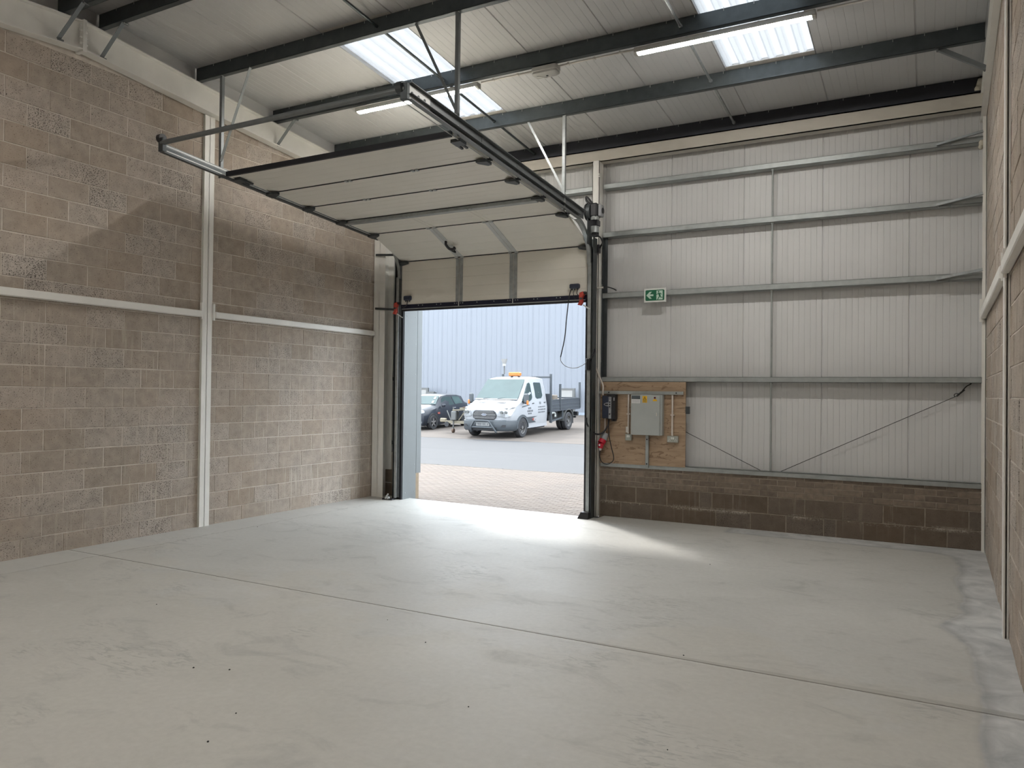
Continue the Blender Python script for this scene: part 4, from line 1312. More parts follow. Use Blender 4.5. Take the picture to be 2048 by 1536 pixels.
def drop_conduit(x, z0, z1, label, zs):
    o = tag(MB().cyl((x, -0.045, z0), (x, -0.045, z1), 0.0125, 10).build('conduit', 'cream_conduit', smooth=40), label, 'conduit')
    for z in zs:
        MB().bbox((x-0.028, -0.05, z-0.008), (x+0.028, -0.03, z+0.008), 0.003).build('saddle', 'cream_conduit', o)
    return o
drop_conduit(4.47, 1.205, 1.757, 'cream conduit down to the small switch left of the grey cabinet', (1.48,))
drop_conduit(5.107, 1.195, 1.757, 'cream conduit down to the double socket right of the grey cabinet', (1.48,))
o = tag(MB().tube(bez([(3.985, -0.11, 2.12), (4.0, -0.10, 2.10), (4.075, -0.07, 1.92), (4.09, -0.066, 1.86), (4.092, -0.075, 1.80), (4.092, -0.075, 1.74)], 6), 0.0125, 8).build('conduit', 'cream_conduit', smooth='all'), 'cream conduit bending from jamb post to the dark blue control unit', 'conduit')
o = drop_conduit(4.118, 1.19, 1.42, 'cream conduit from the control unit down to the red plug', ())

def socket(x0, x1, z0, z1, label, rockers, outlets):
    t = thing('socket_outlet', label, 'socket', ((x0+x1)/2, -0.05, z0))
    MB().bbox((x0, -0.062, z0), (x1, -0.024, z1), 0.005).build('back_box', 'socket_metal', t)
    fp = MB().bbox((x0-0.002, -0.068, z0-0.002), (x1+0.002, -0.062, z1+0.002), 0.003).build('face_plate', 'socket_metal', t)
    for x in rockers:
        MB().bbox((x-0.010, -0.074, z1-0.046), (x+0.010, -0.066, z1-0.016), 0.002).build('rocker', 'sign_white', fp)
    for x in outlets:
        for dx, dz in ((0, 0.012), (-0.012, -0.006), (0.012, -0.006)):
            MB().box((x+dx-0.004, -0.070, z0+0.03+dz-0.004), (x+dx+0.004, -0.067, z0+0.03+dz+0.004)).build('pin_hole', 'white_label', fp)
socket(4.437, 4.523, 1.108, 1.196, 'small metal-clad switch on plywood beneath the left conduit', (4.468, 4.492), ())
socket(5.045, 5.195, 1.105, 1.192, 'metal-clad double socket on plywood beneath the right conduit', (5.107, 5.130), (5.075, 5.165))
t = thing('isolator_tag', 'small white junction block hanging beside the left conduit', 'junction box', (4.47, -0.06, 1.2))
MB().bbox((4.437, -0.058, 1.215), (4.470, -0.028, 1.30), 0.004).build('case', 'white_plastic', t)
MB().box((4.512, -0.05, 1.275), (4.534, -0.028, 1.33)).build('clip', 'dark_label', t)

pg = thing('red_plug', 'red industrial plug and socket hanging low on the plywood', 'plug', (4.12, -0.10, 0.93))
MB().cyl((4.135, -0.075, 1.19), (4.12, -0.115, 1.10), 0.05, 16).build('socket_body', 'grey_plastic', pg, smooth=40)
MB().cyl((4.118, -0.12, 1.10), (4.10, -0.15, 1.055), 0.052, 16).build('collar', 'red_plastic', pg, smooth=40)
MB().cyl((4.10, -0.15, 1.055), (4.092, -0.155, 0.985), 0.046, 16, 0.034).build('plug_body', 'red_plastic', pg, smooth=40)
MB().box((4.085, -0.20, 1.02), (4.107, -0.195, 1.045)).build('voltage_label', 'white_label', pg)
MB().cyl((4.092, -0.155, 0.987), (4.088, -0.15, 0.955), 0.02, 10).build('cable_gland', 'white_label', pg)
tag(MB().tube(bez([(4.088, -0.15, 0.965), (4.075, -0.13, 0.86), (4.10, -0.10, 0.78), (4.175, -0.09, 0.755), (4.255, -0.09, 0.80), (4.27, -0.09, 0.87), (4.235, -0.09, 1.0), (4.205, -0.10, 1.15), (4.195, -0.10, 1.25), (4.185, -0.10, 1.415)], 8), 0.0065, 8).build('looped_cable', 'black_plastic', smooth='all'), 'thin black cable looping below the red plug', 'cable')
tag(MB().tube(bez([(3.955, -0.36, 1.42), (3.965, -0.36, 1.34), (4.02, -0.28, 1.22), (4.085, -0.20, 1.185), (4.15, -0.15, 1.23), (4.19, -0.11, 1.32), (4.195, -0.105, 1.41)], 8), 0.0125, 8).build('heavy_cable', 'black_plastic', smooth='all'), 'thick black cable sweeping from the door track to the control unit', 'cable')

# ------------------------------------------------------------------ exit sign
es = thing('exit_sign', 'green and white running man exit sign with left arrow', 'sign', (4.835, -0.02, 3.055))
SX0, SZ0 = 4.675, 3.055
MB().bbox((SX0, -0.022, SZ0), (SX0+0.32, -0.002, SZ0+0.195), 0.003).build('board', 'sign_white', es)
MB().plate([(SX0+x, -0.0225, SZ0+z) for x, z in rrect(0.022, 0.296, 0.022, 0.172, 0.016)], (0, -0.0015, 0)).build('green_panel', 'sign_green', es)
def flat(pts, y, mat, name, par):
    return MB().plate([(SX0+x, y, SZ0+z) for x, z in pts], (0, -0.0015, 0)).build(name, mat, par)
flat([(0.036, 0.098), (0.083, 0.147), (0.116, 0.147), (0.085, 0.111), (0.138, 0.111), (0.138, 0.086), (0.085, 0.086), (0.116, 0.050), (0.083, 0.050)], -0.0245, 'sign_mint', 'arrow', es)
dw = flat([(0.183, 0.034), (0.272, 0.034), (0.272, 0.160), (0.183, 0.160)], -0.0245, 'sign_mint', 'doorway', es)
MB().cyl((SX0+0.214, -0.026, SZ0+0.143), (SX0+0.214, -0.0275, SZ0+0.143), 0.0105, 14).build('figure_head', 'sign_green', dw)
flat([(0.206, 0.128), (0.236, 0.124), (0.243, 0.086), (0.222, 0.078)], -0.026, 'sign_green', 'figure_torso', dw)
flat([(0.228, 0.124), (0.240, 0.126), (0.260, 0.108), (0.254, 0.102), (0.240, 0.114)], -0.026, 'sign_green', 'figure_arm', dw)
flat([(0.206, 0.128), (0.214, 0.118), (0.200, 0.105), (0.182, 0.103), (0.182, 0.110), (0.196, 0.113)], -0.026, 'sign_green', 'figure_arm', dw)
flat([(0.222, 0.084), (0.238, 0.084), (0.212, 0.044), (0.206, 0.034), (0.194, 0.034)], -0.026, 'sign_green', 'figure_leg', dw)
flat([(0.228, 0.084), (0.243, 0.086), (0.249, 0.069), (0.270, 0.068), (0.270, 0.060), (0.240, 0.060)], -0.026, 'sign_green', 'figure_leg', dw)

# ------------------------------------------------------------------ foam, small debris
fm = MB()
for c_, r_ in (((XR-0.06, -0.02, 5.42), 0.055), ((XR-0.09, -0.02, 5.35), 0.045), ((XR-0.05, -0.03, 4.72), 0.035), ((XR-0.06, -0.02, 4.68), 0.03)):
    n = 8
    rings = []
    for i in range(1, 5):
        a = math.pi*i/5
        rings.append([(c_[0]+r_*math.sin(a)*math.cos(2*math.pi*k/n)*random.uniform(0.8, 1.1), c_[1]+r_*math.sin(a)*math.sin(2*math.pi*k/n), c_[2]+r_*1.2*math.cos(a)) for k in range(n)])
    fm.loft(rings)
f_ = tag(fm.build('expanding_foam', 'foam', smooth='all'), 'lumps of cream foam squeezed out in the top right corner', 'foam', kind='stuff')
chips = [(313, 1209, 'left of centre near the left floor edge'), (775, 1240, 'just before the floor joint at centre'), (851, 1285, 'below the joint at centre'), (387, 1336, 'left of the pair on the near floor'), (459, 1340, 'right of the pair on the near floor'),
         (416, 1484, 'lowest at the left of the floor'), (472, 1427, 'small, above the lowest left chip'), (515, 1054, 'by the foot of the left wall'), (1420, 1129, 'inside the wedge of sunlight'), (1367, 1311, 'on the right side beyond the joint'), (937, 1414, 'near floor right of centre'), (1335, 1500, 'bottom right of centre')]
for px, py, lb in chips:
    ray = _fw*FPX + _r2*(px-1024) - _u2*(py-768)
    k = -CAM.z/ray.z
    p = CAM + ray*k
    s = random.uniform(0.004, 0.0075)
    m = MB()
    rg = []
    for h, q in ((0.0, 0.8), (0.5, 1.0), (0.9, 0.5)):
        rg.append([(p.x+s*q*math.cos(a)*random.uniform(0.7, 1.2), p.y+s*q*math.sin(a), h*s) for a in [2*math.pi*i/6 for i in range(6)]])
    m.loft(rg)
    tag(m.build('stone_chip', 'grit'), 'tiny dark stone chip on concrete, '+lb, 'stone', 'dark chips on the floor')

# ------------------------------------------------------------------ the yard outside
zg = lambda y: -0.03 if y < 9.3 else -0.03 + 0.033*(y-9.3)*1.0 + min(0.03, 0.03*(y-9.3)/4.5)
def ground(y0, y1, x0, x1, dz, mat, name, label, bow=0.0):
    m = MB()
    n = max(2, int((y1-y0)/1.0))
    for i in range(n):
        a, b = y0+(y1-y0)*i/n, y0+(y1-y0)*(i+1)/n
        m.plate([(x0, a, zg(a)+dz-0.1), (x1, a, zg(a)+dz-0.1), (x1, b, zg(b)+dz-0.1), (x0, b, zg(b)+dz-0.1)], (0, 0, 0.1))
    return tag(m.build(name, mat), label, 'ground', kind='structure')
pv = ground(-0.30, 5.3, -14, 12, -0.012, 'paver_sand', 'paving', 'red block paving on the apron outside the door')
ground(5.3, 12.6, -40, 25, 0.0, 'asphalt', 'tarmac_road', 'grey tarmac road crossing the yard')
ground(12.6, 27.2, -45, 25, 0.004, 'far_paving', 'parking_paving', 'dusty pinkish paving where the vehicles are parked')
ground(-40, -0.30, -40, -0.3, -0.02, 'asphalt', 'side_yard', 'yard ground beside the unit')
pm_ = MB().bbox((-0.0975, -0.0475, -0.05), (0.0975, 0.0475, 0.0), 0.004).mesh('paver')
pm_.materials.append(M['paver'])
cells = []
row = 0
y = -0.20
while y < 5.25:
    x = -5.4 + (0.1 if row % 2 else 0.0)
    while x < 5.6:
        if not (y < 0.30 and (x < 0.60 or x > 4.0)) and y > -0.05 - max(0, (x-0.62))*0.06 + 0.06:
            q = project((x, y, zg(y)))
            vis = q and 700 < q[0] < 1330
            if vis:
                cells.append((q[2], x, y))
        x += 0.2
    y += 0.1
    row += 1
cells.sort()
for d, x, y in cells[:300]:
    o = bpy.data.objects.new('paver', pm_)
    C.objects.link(o)
    o.parent = pv
    o.location = Vector((x+random.uniform(-0.001, 0.001), y, zg(y)+random.uniform(-0.0015, 0.0015))) - WLOC[pv]
m = MB()
pv_v, pv_f = [v.co.copy() for v in pm_.vertices], [list(p.vertices) for p in pm_.polygons]
for d, x, y in cells[300:]:
    off = Vector((x, y, zg(y)+random.uniform(-0.0015, 0.0015)))
    m.add([v+off for v in pv_v], pv_f)
o = m.build('paver_field', 'paver', pv)
o['kind'] = 'stuff'
# kerb line between apron and road
kb = MB()
kb_t = thing('kerb_edging', 'pale flush kerb edging between red paving and grey road', 'kerb', (-1.5, 5.3, -0.1))
for i in range(9):
    x0 = -4.2 + i*0.915
    MB().bbox((x0, 5.24, -0.13), (x0+0.905, 5.36, -0.024+random.uniform(-0.002, 0.002)), 0.008).build('kerb_stone', 'kerb', kb_t)

# neighbouring clad building
YN = 27.2
nb = thing('warehouse', 'long pale blue profiled-clad warehouse across the yard', 'building', (-10, YN, zg(YN)))
zb = zg(YN)
MB().box((-45, YN+0.02, zb-0.2), (20, YN+0.4, 7.5)).build('wall_core', 'neighbour_clad', nb)
MB().box((-45, YN-0.06, zb-0.1), (20, YN+0.02, zb+0.14)).build('base_flashing', 'neighbour_base', nb)
MB().box((-45, YN-0.10, 7.4), (20, YN+0.4, 7.65)).build('eaves_trim', 'neighbour_base', nb)
for i in range(65):
    xa = -45+i*1.0
    pr = [(xa, YN)]
    for k in range(3):
        b0 = xa + k/3
        pr += [(b0+0.02, YN), (b0+0.03, YN-0.012), (b0+0.06, YN-0.012), (b0+0.07, YN)]
    pr += [(xa+0.992, YN), (xa+0.994, YN+0.008), (xa+1.0, YN+0.008), (xa+1.0, YN+0.02), (xa, YN+0.02)]
    MB().prism(pr, 'z', zb+0.14, 7.4).build('cladding_sheet', 'neighbour_clad', nb)
def framed(x0, x1, z0, z1, y, label):
    t = thing('framed_board', label, 'board', ((x0+x1)/2, y, zg(y)))
    MB().box((x0+0.05, y-0.02, z0+0.05), (x1-0.12, y+0.03, z1-0.08)).build('white_panel', 'board_white', t)
    f = MB().box((x0, y-0.05, z1-0.09), (x1, y+0.05, z1)).box((x1-0.14, y-0.05, zg(y)), (x1, y+0.05, z1-0.09)).box((x0, y-0.05, zg(y)), (x0+0.06, y+0.05, z1-0.09)).box((x0+0.06, y-0.05, z0), (x1-0.14, y+0.05, z0+0.06))
    f.build('frame', 'frame_grey', t)
    return t
framed(-9.0, -8.08, 1.50, 2.02, 26.5, 'white board in a grey frame seen behind the tipper body')
t = framed(-18.6, -17.42, 1.45, 1.98, 26.5, 'white board in a grey frame above the black car roof')
MB().box((-17.5, 26.35, 1.62), (-16.95, 26.65, 1.72)).box((-17.4, 26.45, 1.72), (-17.0, 26.55, 1.76)).build('cap', 'frame_grey', t)
# ------------------------------------------------------------------ vehicles
def wheel(parent, x, y, r, w, out, mat_hub, spokes, holes=0, name='wheel'):
    """tyre with hub and spokes; out = +1/-1 is the outward x direction; local coordinates"""
    c = (x, y, r)
    t = MB().lathe([(r*0.62, -w/2), (r*0.93, -w/2), (r, -w*0.36), (r, w*0.36), (r*0.93, w/2), (r*0.62, w/2)], c, 'x', 28).build(name, 'tyre', parent, smooth=40)
    rim = MB().lathe([(r*0.64, -w*0.42*out), (r*0.64, w*0.47*out), (r*0.57, w*0.44*out), (r*0.55, w*0.10*out), (r*0.02, w*0.10*out), (r*0.02, -w*0.42*out)], c, 'x', 28).build('rim', mat_hub if holes else 'dark_gap', t, smooth=40)
    if spokes:
        for i in range(spokes):
            a = 2*math.pi*i/spokes + 0.3
            d = Vector((0, math.cos(a), math.sin(a)))
            cc = Vector(c) + Vector((out*w*0.36, 0, 0))
            MB().bar(cc+d*r*0.08, cc+d*r*0.60, w*0.12, r*0.20, d.cross(Vector((1, 0, 0)))).build('spoke', mat_hub, t)
    for i in range(holes):
        a = 2*math.pi*i/holes
        cc = Vector(c) + Vector((out*w*0.10, math.cos(a)*r*0.36, math.sin(a)*r*0.36))
        MB().cyl(cc-Vector((out*0.01, 0, 0)), cc+Vector((out*0.012, 0, 0)), r*0.075, 10).build('vent_hole', 'dark_gap', t)
    MB().cyl(Vector(c)+Vector((out*w*0.08, 0, 0)), Vector(c)+Vector((out*w*0.46, 0, 0)), r*0.17, 14).build('hub_cap', mat_hub, t, smooth=40)
    return t

def ring(y, pts):
    """pts: right-hand half section from bottom to top [(x, z)]"""
    return [(x, y, z) for x, z in pts] + [(-x, y, z) for x, z in reversed(pts)]

van = thing('tipper_truck', 'white double-cab tipper truck with orange beacon parked facing the door', 'truck', (-5.59, 13.90, zg(13.9)+0.004), local=True)
van.rotation_euler = (math.atan(0.033), 0, 0)
V = van
# cab: lofted body, half sections along the length (y rearwards, front axle at 0)
secs = [
    (-0.90, [(0.62, 0.62), (0.66, 0.64), (0.70, 0.80), (0.70, 0.90), (0.64, 0.98), (0.40, 1.01)]),
    (-0.84, [(0.80, 0.60), (0.86, 0.64), (0.88, 0.80), (0.87, 0.95), (0.76, 1.05), (0.45, 1.075)]),
    (-0.66, [(0.94, 0.58), (0.985, 0.64), (0.99, 0.84), (0.965, 1.02), (0.84, 1.12), (0.50, 1.15)]),
    (-0.35, [(0.985, 0.55), (1.015, 0.64), (1.02, 0.90), (0.99, 1.13), (0.87, 1.22), (0.52, 1.255)]),
    (-0.08, [(1.0, 0.50), (1.025, 0.64), (1.03, 0.95), (1.0, 1.24), (0.90, 1.315), (0.55, 1.345)]),
    (0.12, [(1.0, 0.45), (1.028, 0.64), (1.03, 1.0), (0.985, 1.34), (0.90, 1.44), (0.55, 1.475)]),
    (0.50, [(1.0, 0.42), (1.03, 0.64), (1.03, 1.0), (0.965, 1.50), (0.86, 1.84), (0.54, 1.875)]),
    (0.72, [(1.0, 0.42), (1.03, 0.64), (1.03, 1.0), (0.955, 1.56), (0.83, 2.03), (0.53, 2.085)]),
    (0.92, [(1.0, 0.42), (1.03, 0.64), (1.03, 1.0), (0.95, 1.58), (0.835, 2.09), (0.54, 2.15)]),
    (1.50, [(1.0, 0.42), (1.03, 0.64), (1.03, 1.0), (0.95, 1.58), (0.845, 2.10), (0.54, 2.165)]),
    (2.00, [(1.0, 0.42), (1.03, 0.64), (1.03, 1.0), (0.95, 1.58), (0.845, 2.08), (0.54, 2.145)]),
    (2.12, [(0.96, 0.44), (0.99, 0.66), (0.99, 1.0), (0.91, 1.56), (0.80, 2.02), (0.50, 2.08)]),
]
body = MB().loft([ring(y, p) for y, p in secs]).build('cab', 'van_white', V, smooth=38)
def side_pt(y, z):
    """x of the cab flank at (y, z)"""
    for (ya, pa), (yb, pb) in zip(secs, secs[1:]):
        if ya <= y <= yb:
            def at(p):
                for (x0, z0), (x1, z1) in zip(p, p[1:]):
                    if z0 <= z <= z1:
                        return x0 + (x1-x0)*(z-z0)/(z1-z0)
                return p[-1][0]
            k = (y-ya)/(yb-ya)
            return at(pa)*(1-k)+at(pb)*k
    return 1.0
def flank_line(z):
    return 1.03 - 0.138*max(0, z-1.0) if z < 1.58 else 0.95 - 0.225*(z-1.58)
def decal(pts, mat, name, parent, s=1, lift=0.008, base=None):
    """plate following the flank; pts (y, z)"""
    fl_ = (lambda y, z: flank_line(z)) if base == 'line' else side_pt
    a = [(s*(fl_(y, z)-0.012), y, z) for y, z in pts]
    b = [(s*(fl_(y, z)+lift), y, z) for y, z in pts]
    n = len(pts)
    f = [list(range(n)), list(range(n, 2*n))[::-1]]
    for i in range(n):
        j = (i+1) % n
        f.append((i, j, n+j, n+i))
    return MB().add(a+b, f).build(name, mat, parent)
for s in (1, -1):
    decal([(0.02, 1.27), (0.24, 1.235), (0.62, 1.27), (0.80, 1.33), (0.88, 1.42), (0.88, 1.90), (0.82, 1.955), (0.70, 1.93), (0.42, 1.66)], 'glass', 'side_window', V, s, 0.012, 'line')
    decal([(1.16, 1.40), (1.28, 1.345), (1.62, 1.36), (1.73, 1.46), (1.735, 1.90), (1.70, 1.94), (1.20, 1.955), (1.15, 1.92)], 'glass', 'rear_window', V, s, 0.012, 'line')
    decal([(0.345, 0.48), (2.08, 0.48), (2.08, 0.71), (0.345, 0.71)], 'van_grey', 'side_moulding', V, s, 0.014)
    for y0, z0, z1 in ((0.99, 0.72, 1.98),):
        decal([(y0, z0), (y0+0.010, z0), (y0+0.010, z1), (y0, z1)], 'lettering', 'door_gap', V, s, 0.002)
    for y0 in (0.84, 1.80):
        decal([(y0, 1.175), (y0+0.13, 1.18), (y0+0.13, 1.205), (y0, 1.20)], 'dark_gap', 'door_handle', V, s, 0.02)
    # wheel arch lip
    arch = [(-0.46+0.0, 0.40)]
    pts_o, pts_i = [], []
    for i in range(13):
        a = math.pi*i/12
        pts_o.append((-math.cos(a)*0.46, 0.36+math.sin(a)*0.46))
        pts_i.append((-math.cos(a)*0.385, 0.34+math.sin(a)*0.385))
    for i in range(12):
        decal([pts_i[i], pts_o[i], pts_o[i+1], pts_i[i+1]], 'van_grey', 'wheel_arch', V, s, 0.022) if 0 else None
    a_, b_ = [], []
    rg = []
    for (yo, zo), (yi, zi) in zip(pts_o, pts_i):
        x = 1.045
        rg.append([(s*(x-0.10), yo, zo), (s*(x+0.016), yo, zo), (s*(x+0.022), yi, zi), (s*(x-0.10), yi, zi)])
    MB().loft(rg).build('wheel_arch', 'van_grey', V)
    disc = [(-math.cos(math.pi*i/12)*0.40, 0.33+math.sin(math.pi*i/12)*0.40) for i in range(13)]
    MB().plate([(s*1.031, y, z) for y, z in disc], (s*0.004, 0, 0)).build('arch_void', 'dark_gap', V)
# windscreen and scuttle
ws = [(-0.90, 0.02, 1.365), (0.90, 0.02, 1.365), (0.86, 0.12, 1.47), (0.80, 0.48, 1.83), (0.76, 0.70, 2.035), (-0.76, 0.70, 2.035), (-0.80, 0.48, 1.83), (-0.86, 0.12, 1.47)]
MB().plate([(-0.87, -0.035, 1.355), (0.87, -0.035, 1.355), (0.775, 0.685, 2.055), (-0.775, 0.685, 2.055)], (0, -0.022, 0.028)).build('windscreen', 'windscreen', V)
MB().plate([(-0.88, -0.10, 1.335), (0.88, -0.10, 1.335), (0.87, -0.03, 1.372), (-0.87, -0.03, 1.372)], (0, -0.012, 0.02)).build('scuttle', 'van_grey', V)
for x0, x1, k in ((0.05, 0.55, 1), (-0.55, -0.05, 1)):
    MB().bar((x0, -0.075, 1.375), (x1, 0.03, 1.445), 0.014, 0.012).build('wiper', 'dark_gap', V)
for x0, x1 in ((-0.62, -0.22), (0.22, 0.62)):
    MB().plate([(x0, -0.42, 1.247), (x1, -0.42, 1.247), (x1-0.04, -0.37, 1.264), (x0+0.04, -0.37, 1.264)], (0, -0.004, 0.012)).build('bonnet_vent', 'lettering', V)
MB().plate([(-0.88, -0.80, 1.06), (0.88, -0.80, 1.06), (0.88, -0.775, 1.075), (-0.88, -0.775, 1.075)], (0, -0.012, 0.012)).build('bonnet_gap', 'lettering', V)
# grille with bars and oval emblem
gr = [(-0.36, 0.665), (0.36, 0.665), (0.46, 0.73), (0.49, 0.82), (0.44, 0.94), (0.36, 0.99), (-0.36, 0.99), (-0.44, 0.94), (-0.49, 0.82), (-0.46, 0.73)]
gp = MB().plate([(x, -0.87, z) for x, z in gr], (0, -0.06, 0)).build('grille', 'dark_gap', V)
for k, (z, w) in enumerate(((0.725, 0.42), (0.765, 0.44), (0.825, 0.455), (0.865, 0.44), (0.915, 0.40), (0.955, 0.36))):
    MB().box((-w, -0.94, z-0.007), (w, -0.93, z+0.007)).build('grille_bar', 'hub', gp)
em = [(0.11*math.cos(2*math.pi*i/20), 0.845+0.045*math.sin(2*math.pi*i/20)) for i in range(20)]
eb_ = MB().plate([(x, -0.941, z) for x, z in em], (0, -0.012, 0)).build('emblem', 'chrome', gp)
MB().plate([(x*0.88, -0.954, 0.845+(z-0.845)*0.8) for x, z in em], (0, -0.004, 0)).build('emblem_oval', 'emblem', eb_)
# headlamps
for s in (1, -1):
    hl = [(0.55, -0.935, 0.79), (0.82, -0.895, 0.75), (0.975, -0.765, 0.80), (1.025, -0.57, 0.98), (1.03, -0.45, 1.10), (0.96, -0.62, 1.10), (0.78, -0.85, 1.045), (0.60, -0.92, 0.99)]
    c_ = MB()
    n = len(hl)
    v = [(s*x, y, z) for x, y, z in hl] + [(s*(x*0.95), y+0.10, z) for x, y, z in hl]
    v += [(s*0.82, -0.89, 0.92)]
    f = [(i, (i+1) % n, 2*n) for i in range(n)] + [(i, (i+1) % n, n+(i+1) % n, n+i) for i in range(n)]
    h_ = c_.add(v, f).build('headlamp', 'lamp_clear', V)
    for x, z, r_ in ((0.70, 0.93, 0.055), (0.84, 0.93, 0.05)):
        MB().cyl((s*x, -0.945 if x < 0.8 else -0.905, z), (s*x, -0.84, z), r_, 14).build('lamp_lens', 'frame_grey', h_)
# bumper
bsec = [(-0.955, 0.66), (-0.90, 0.86), (-0.66, 1.015), (-0.42, 1.04)]
rg = []
for y, w in bsec:
    rg.append(None)
bp = MB()
lo = [(-1.045, -0.40), (-1.015, -0.66), (-0.86, -0.90), (-0.55, -0.96), (0.55, -0.96), (0.86, -0.90), (1.015, -0.66), (1.045, -0.40)]
rings = []
for z, g in ((0.27, -0.05), (0.33, 0.0), (0.52, 0.012), (0.62, 0.0), (0.66, -0.05)):
    rr_ = []
    for x, y in lo:
        d = Vector((x, y, 0)).normalized()
        rr_.append((x+d.x*g, y+d.y*g, z))
    rr_ += [(0.9, -0.40, z), (-0.9, -0.40, z)]
    rings.append(rr_)
bp.loft(rings).build('bumper', 'van_grey', V, smooth=40)
for s in (1, -1):
    MB().plate([(s*0.68, -0.955, 0.42), (s*0.86, -0.905, 0.42), (s*0.86, -0.905, 0.50), (s*0.74, -0.94, 0.50)], (0, -0.012, 0)).build('fog_recess', 'dark_gap', V)
MB().box((-0.50, -0.985, 0.31), (0.50, -0.955, 0.40)).build('lower_intake', 'dark_gap', V)
np_ = MB().box((-0.30, -1.0, 0.45), (0.24, -0.975, 0.57)).build('number_plate', 'plate_white', V)
for i, (x, w) in enumerate(((-0.245, 0.05), (-0.185, 0.045), (-0.13, 0.055), (-0.04, 0.04), (0.01, 0.04), (0.06, 0.04), (0.145, 0.05))):
    MB().box((x, -1.004, 0.475), (x+w*0.35, -1.0, 0.545)).box((x+w*0.65, -1.004, 0.475), (x+w, -1.0, 0.545)).box((x, -1.004, 0.535), (x+w, -1.0, 0.545)).build('plate_mark', 'lettering', np_)
bb = bez([(-0.50, -0.98, 0.22), (-0.48, -1.05, 0.40), (-0.34, -1.08, 0.60), (-0.28, -1.085, 0.635), (0.20, -1.085, 0.635), (0.28, -1.08, 0.60), (0.42, -1.05, 0.40), (0.52, -0.98, 0.22)], 5)
ba = MB().tube(bb, 0.034, 8).build('bull_bar', 'van_grey', V, smooth='all')
MB().cyl((-0.44, -1.05, 0.40), (0.40, -1.05, 0.40), 0.03, 8).build('cross_bar', 'van_grey', ba)
# mirrors
for s in (1, -1):
    mr = MB().bbox((min(s*1.06, s*1.25), 0.02, 1.20), (max(s*1.06, s*1.25), 0.14, 1.58), 0.05).build('door_mirror', 'van_grey', V)
    MB().bar((s*0.97, 0.12, 1.26), (s*1.12, 0.09, 1.25), 0.05, 0.09).build('mirror_arm', 'dark_gap', mr)
    MB().bbox((min(s*1.19, s*1.27), 0.0, 1.17), (max(s*1.19, s*1.27), 0.06, 1.33), 0.02).build('indicator', 'amber', mr)
# decal stripe and lettering blocks on the near doors
decal([(0.02, 1.075), (0.62, 1.13), (0.62, 1.155), (0.30, 1.135), (0.02, 1.11)], 'van_grey', 'stripe', V, 1, 0.004)
def scrawl(y0, y1, z0, z1, n, mat='lettering'):
    for i in range(n):
        a = y0+(y1-y0)*i/n
        b = a+(y1-y0)/n*random.uniform(0.55, 0.85)
        decal([(a, z0), (b, z0), (b, z1), (a, z1)], mat, 'lettering_mark', V, 1, 0.004)
scrawl(0.47, 0.72, 0.985, 1.055, 3)
scrawl(0.40, 0.86, 0.885, 0.955, 6)
scrawl(0.46, 0.76, 0.80, 0.855, 5)
scrawl(1.42, 1.58, 1.135, 1.23, 3)
scrawl(1.28, 1.88, 1.015, 1.06, 8)
scrawl(1.28, 1.90, 0.915, 0.96, 9)
scrawl(1.28, 1.86, 0.815, 0.865, 7)
decal([(0.80, 0.565), (0.90, 0.565), (0.90, 0.645), (0.80, 0.645)], 'marker_red', 'side_marker', V, 1, 0.024)
MB().box((0.90, 0.42, 0.30), (1.0, 2.06, 0.46)).build('sill', 'van_white', V)
MB().box((-1.0, 0.42, 0.30), (-0.90, 2.06, 0.46)).build('sill', 'van_white', V)
MB().box((-0.88, -0.4, 0.24), (0.88, 2.1, 0.45)).build('underbody', 'dark_gap', V)
# beacon bar
bc = MB().bbox((-0.05, 0.93, 2.19), (0.42, 1.12, 2.34), 0.03).build('beacon', 'amber', V)
for x in (0.03, 0.33):
    MB().box((x, 0.98, 2.13), (x+0.06, 1.06, 2.20)).build('beacon_foot', 'dark_gap', bc)
# chassis and dropside body
MB().box((-0.42, 2.05, 0.42), (0.42, 5.0, 0.66)).build('chassis', 'dark_gap', V)
BY0, BY1, BX = 2.34, 5.13, 1.06
MB().box((-BX, BY0, 0.80), (BX, BY1, 0.885)).build('bed_floor', 'tipper_grey', V)
for s in (1, -1):
    sd_ = MB().box((min(s*BX, s*(BX-0.04)), BY0, 0.885), (max(s*BX, s*(BX-0.04)), BY1, 1.27)).build('dropside', 'tipper_grey', V)
    for z in (0.92, 1.06, 1.235):
        MB().box((min(s*BX, s*(BX+0.012)), BY0+0.02, z), (max(s*BX, s*(BX+0.012)), BY1-0.02, z+0.035)).build('side_rib', 'van_grey', sd_)
    for y0, z1 in ((BY0-0.05, 2.26), (3.14, 1.86), (5.06, 1.90)):
        MB().box((min(s*(BX+0.03), s*(BX-0.04)), y0, 0.84 if y0 > 2.5 else 0.38), (max(s*(BX+0.03), s*(BX-0.04)), y0+0.07, z1)).build('stake_post', 'van_grey', V)
MB().box((-BX, BY1-0.04, 0.885), (BX, BY1, 1.27)).build('tailboard', 'tipper_grey', V)
hb = MB().box((-BX, BY0-0.03, 0.885), (BX, BY0+0.01, 1.50)).build('headboard', 'tipper_grey', V)
MB().box((-BX, BY0-0.05, 2.10), (BX, BY0+0.02, 2.17)).build('headboard_rail', 'van_grey', V)
MB().box((-0.96, 2.5, 0.885), (0.96, 4.9, 1.22)).build('load', 'load_timber', V)
MB().bbox((0.25, 3.2, 1.22), (0.75, 3.6, 1.42), 0.03).build('load_crate', 'load_timber', V)
MB().box((-0.9, 2.36, 0.45), (0.92, 3.2, 0.79)).build('tank', 'dark_gap', V)
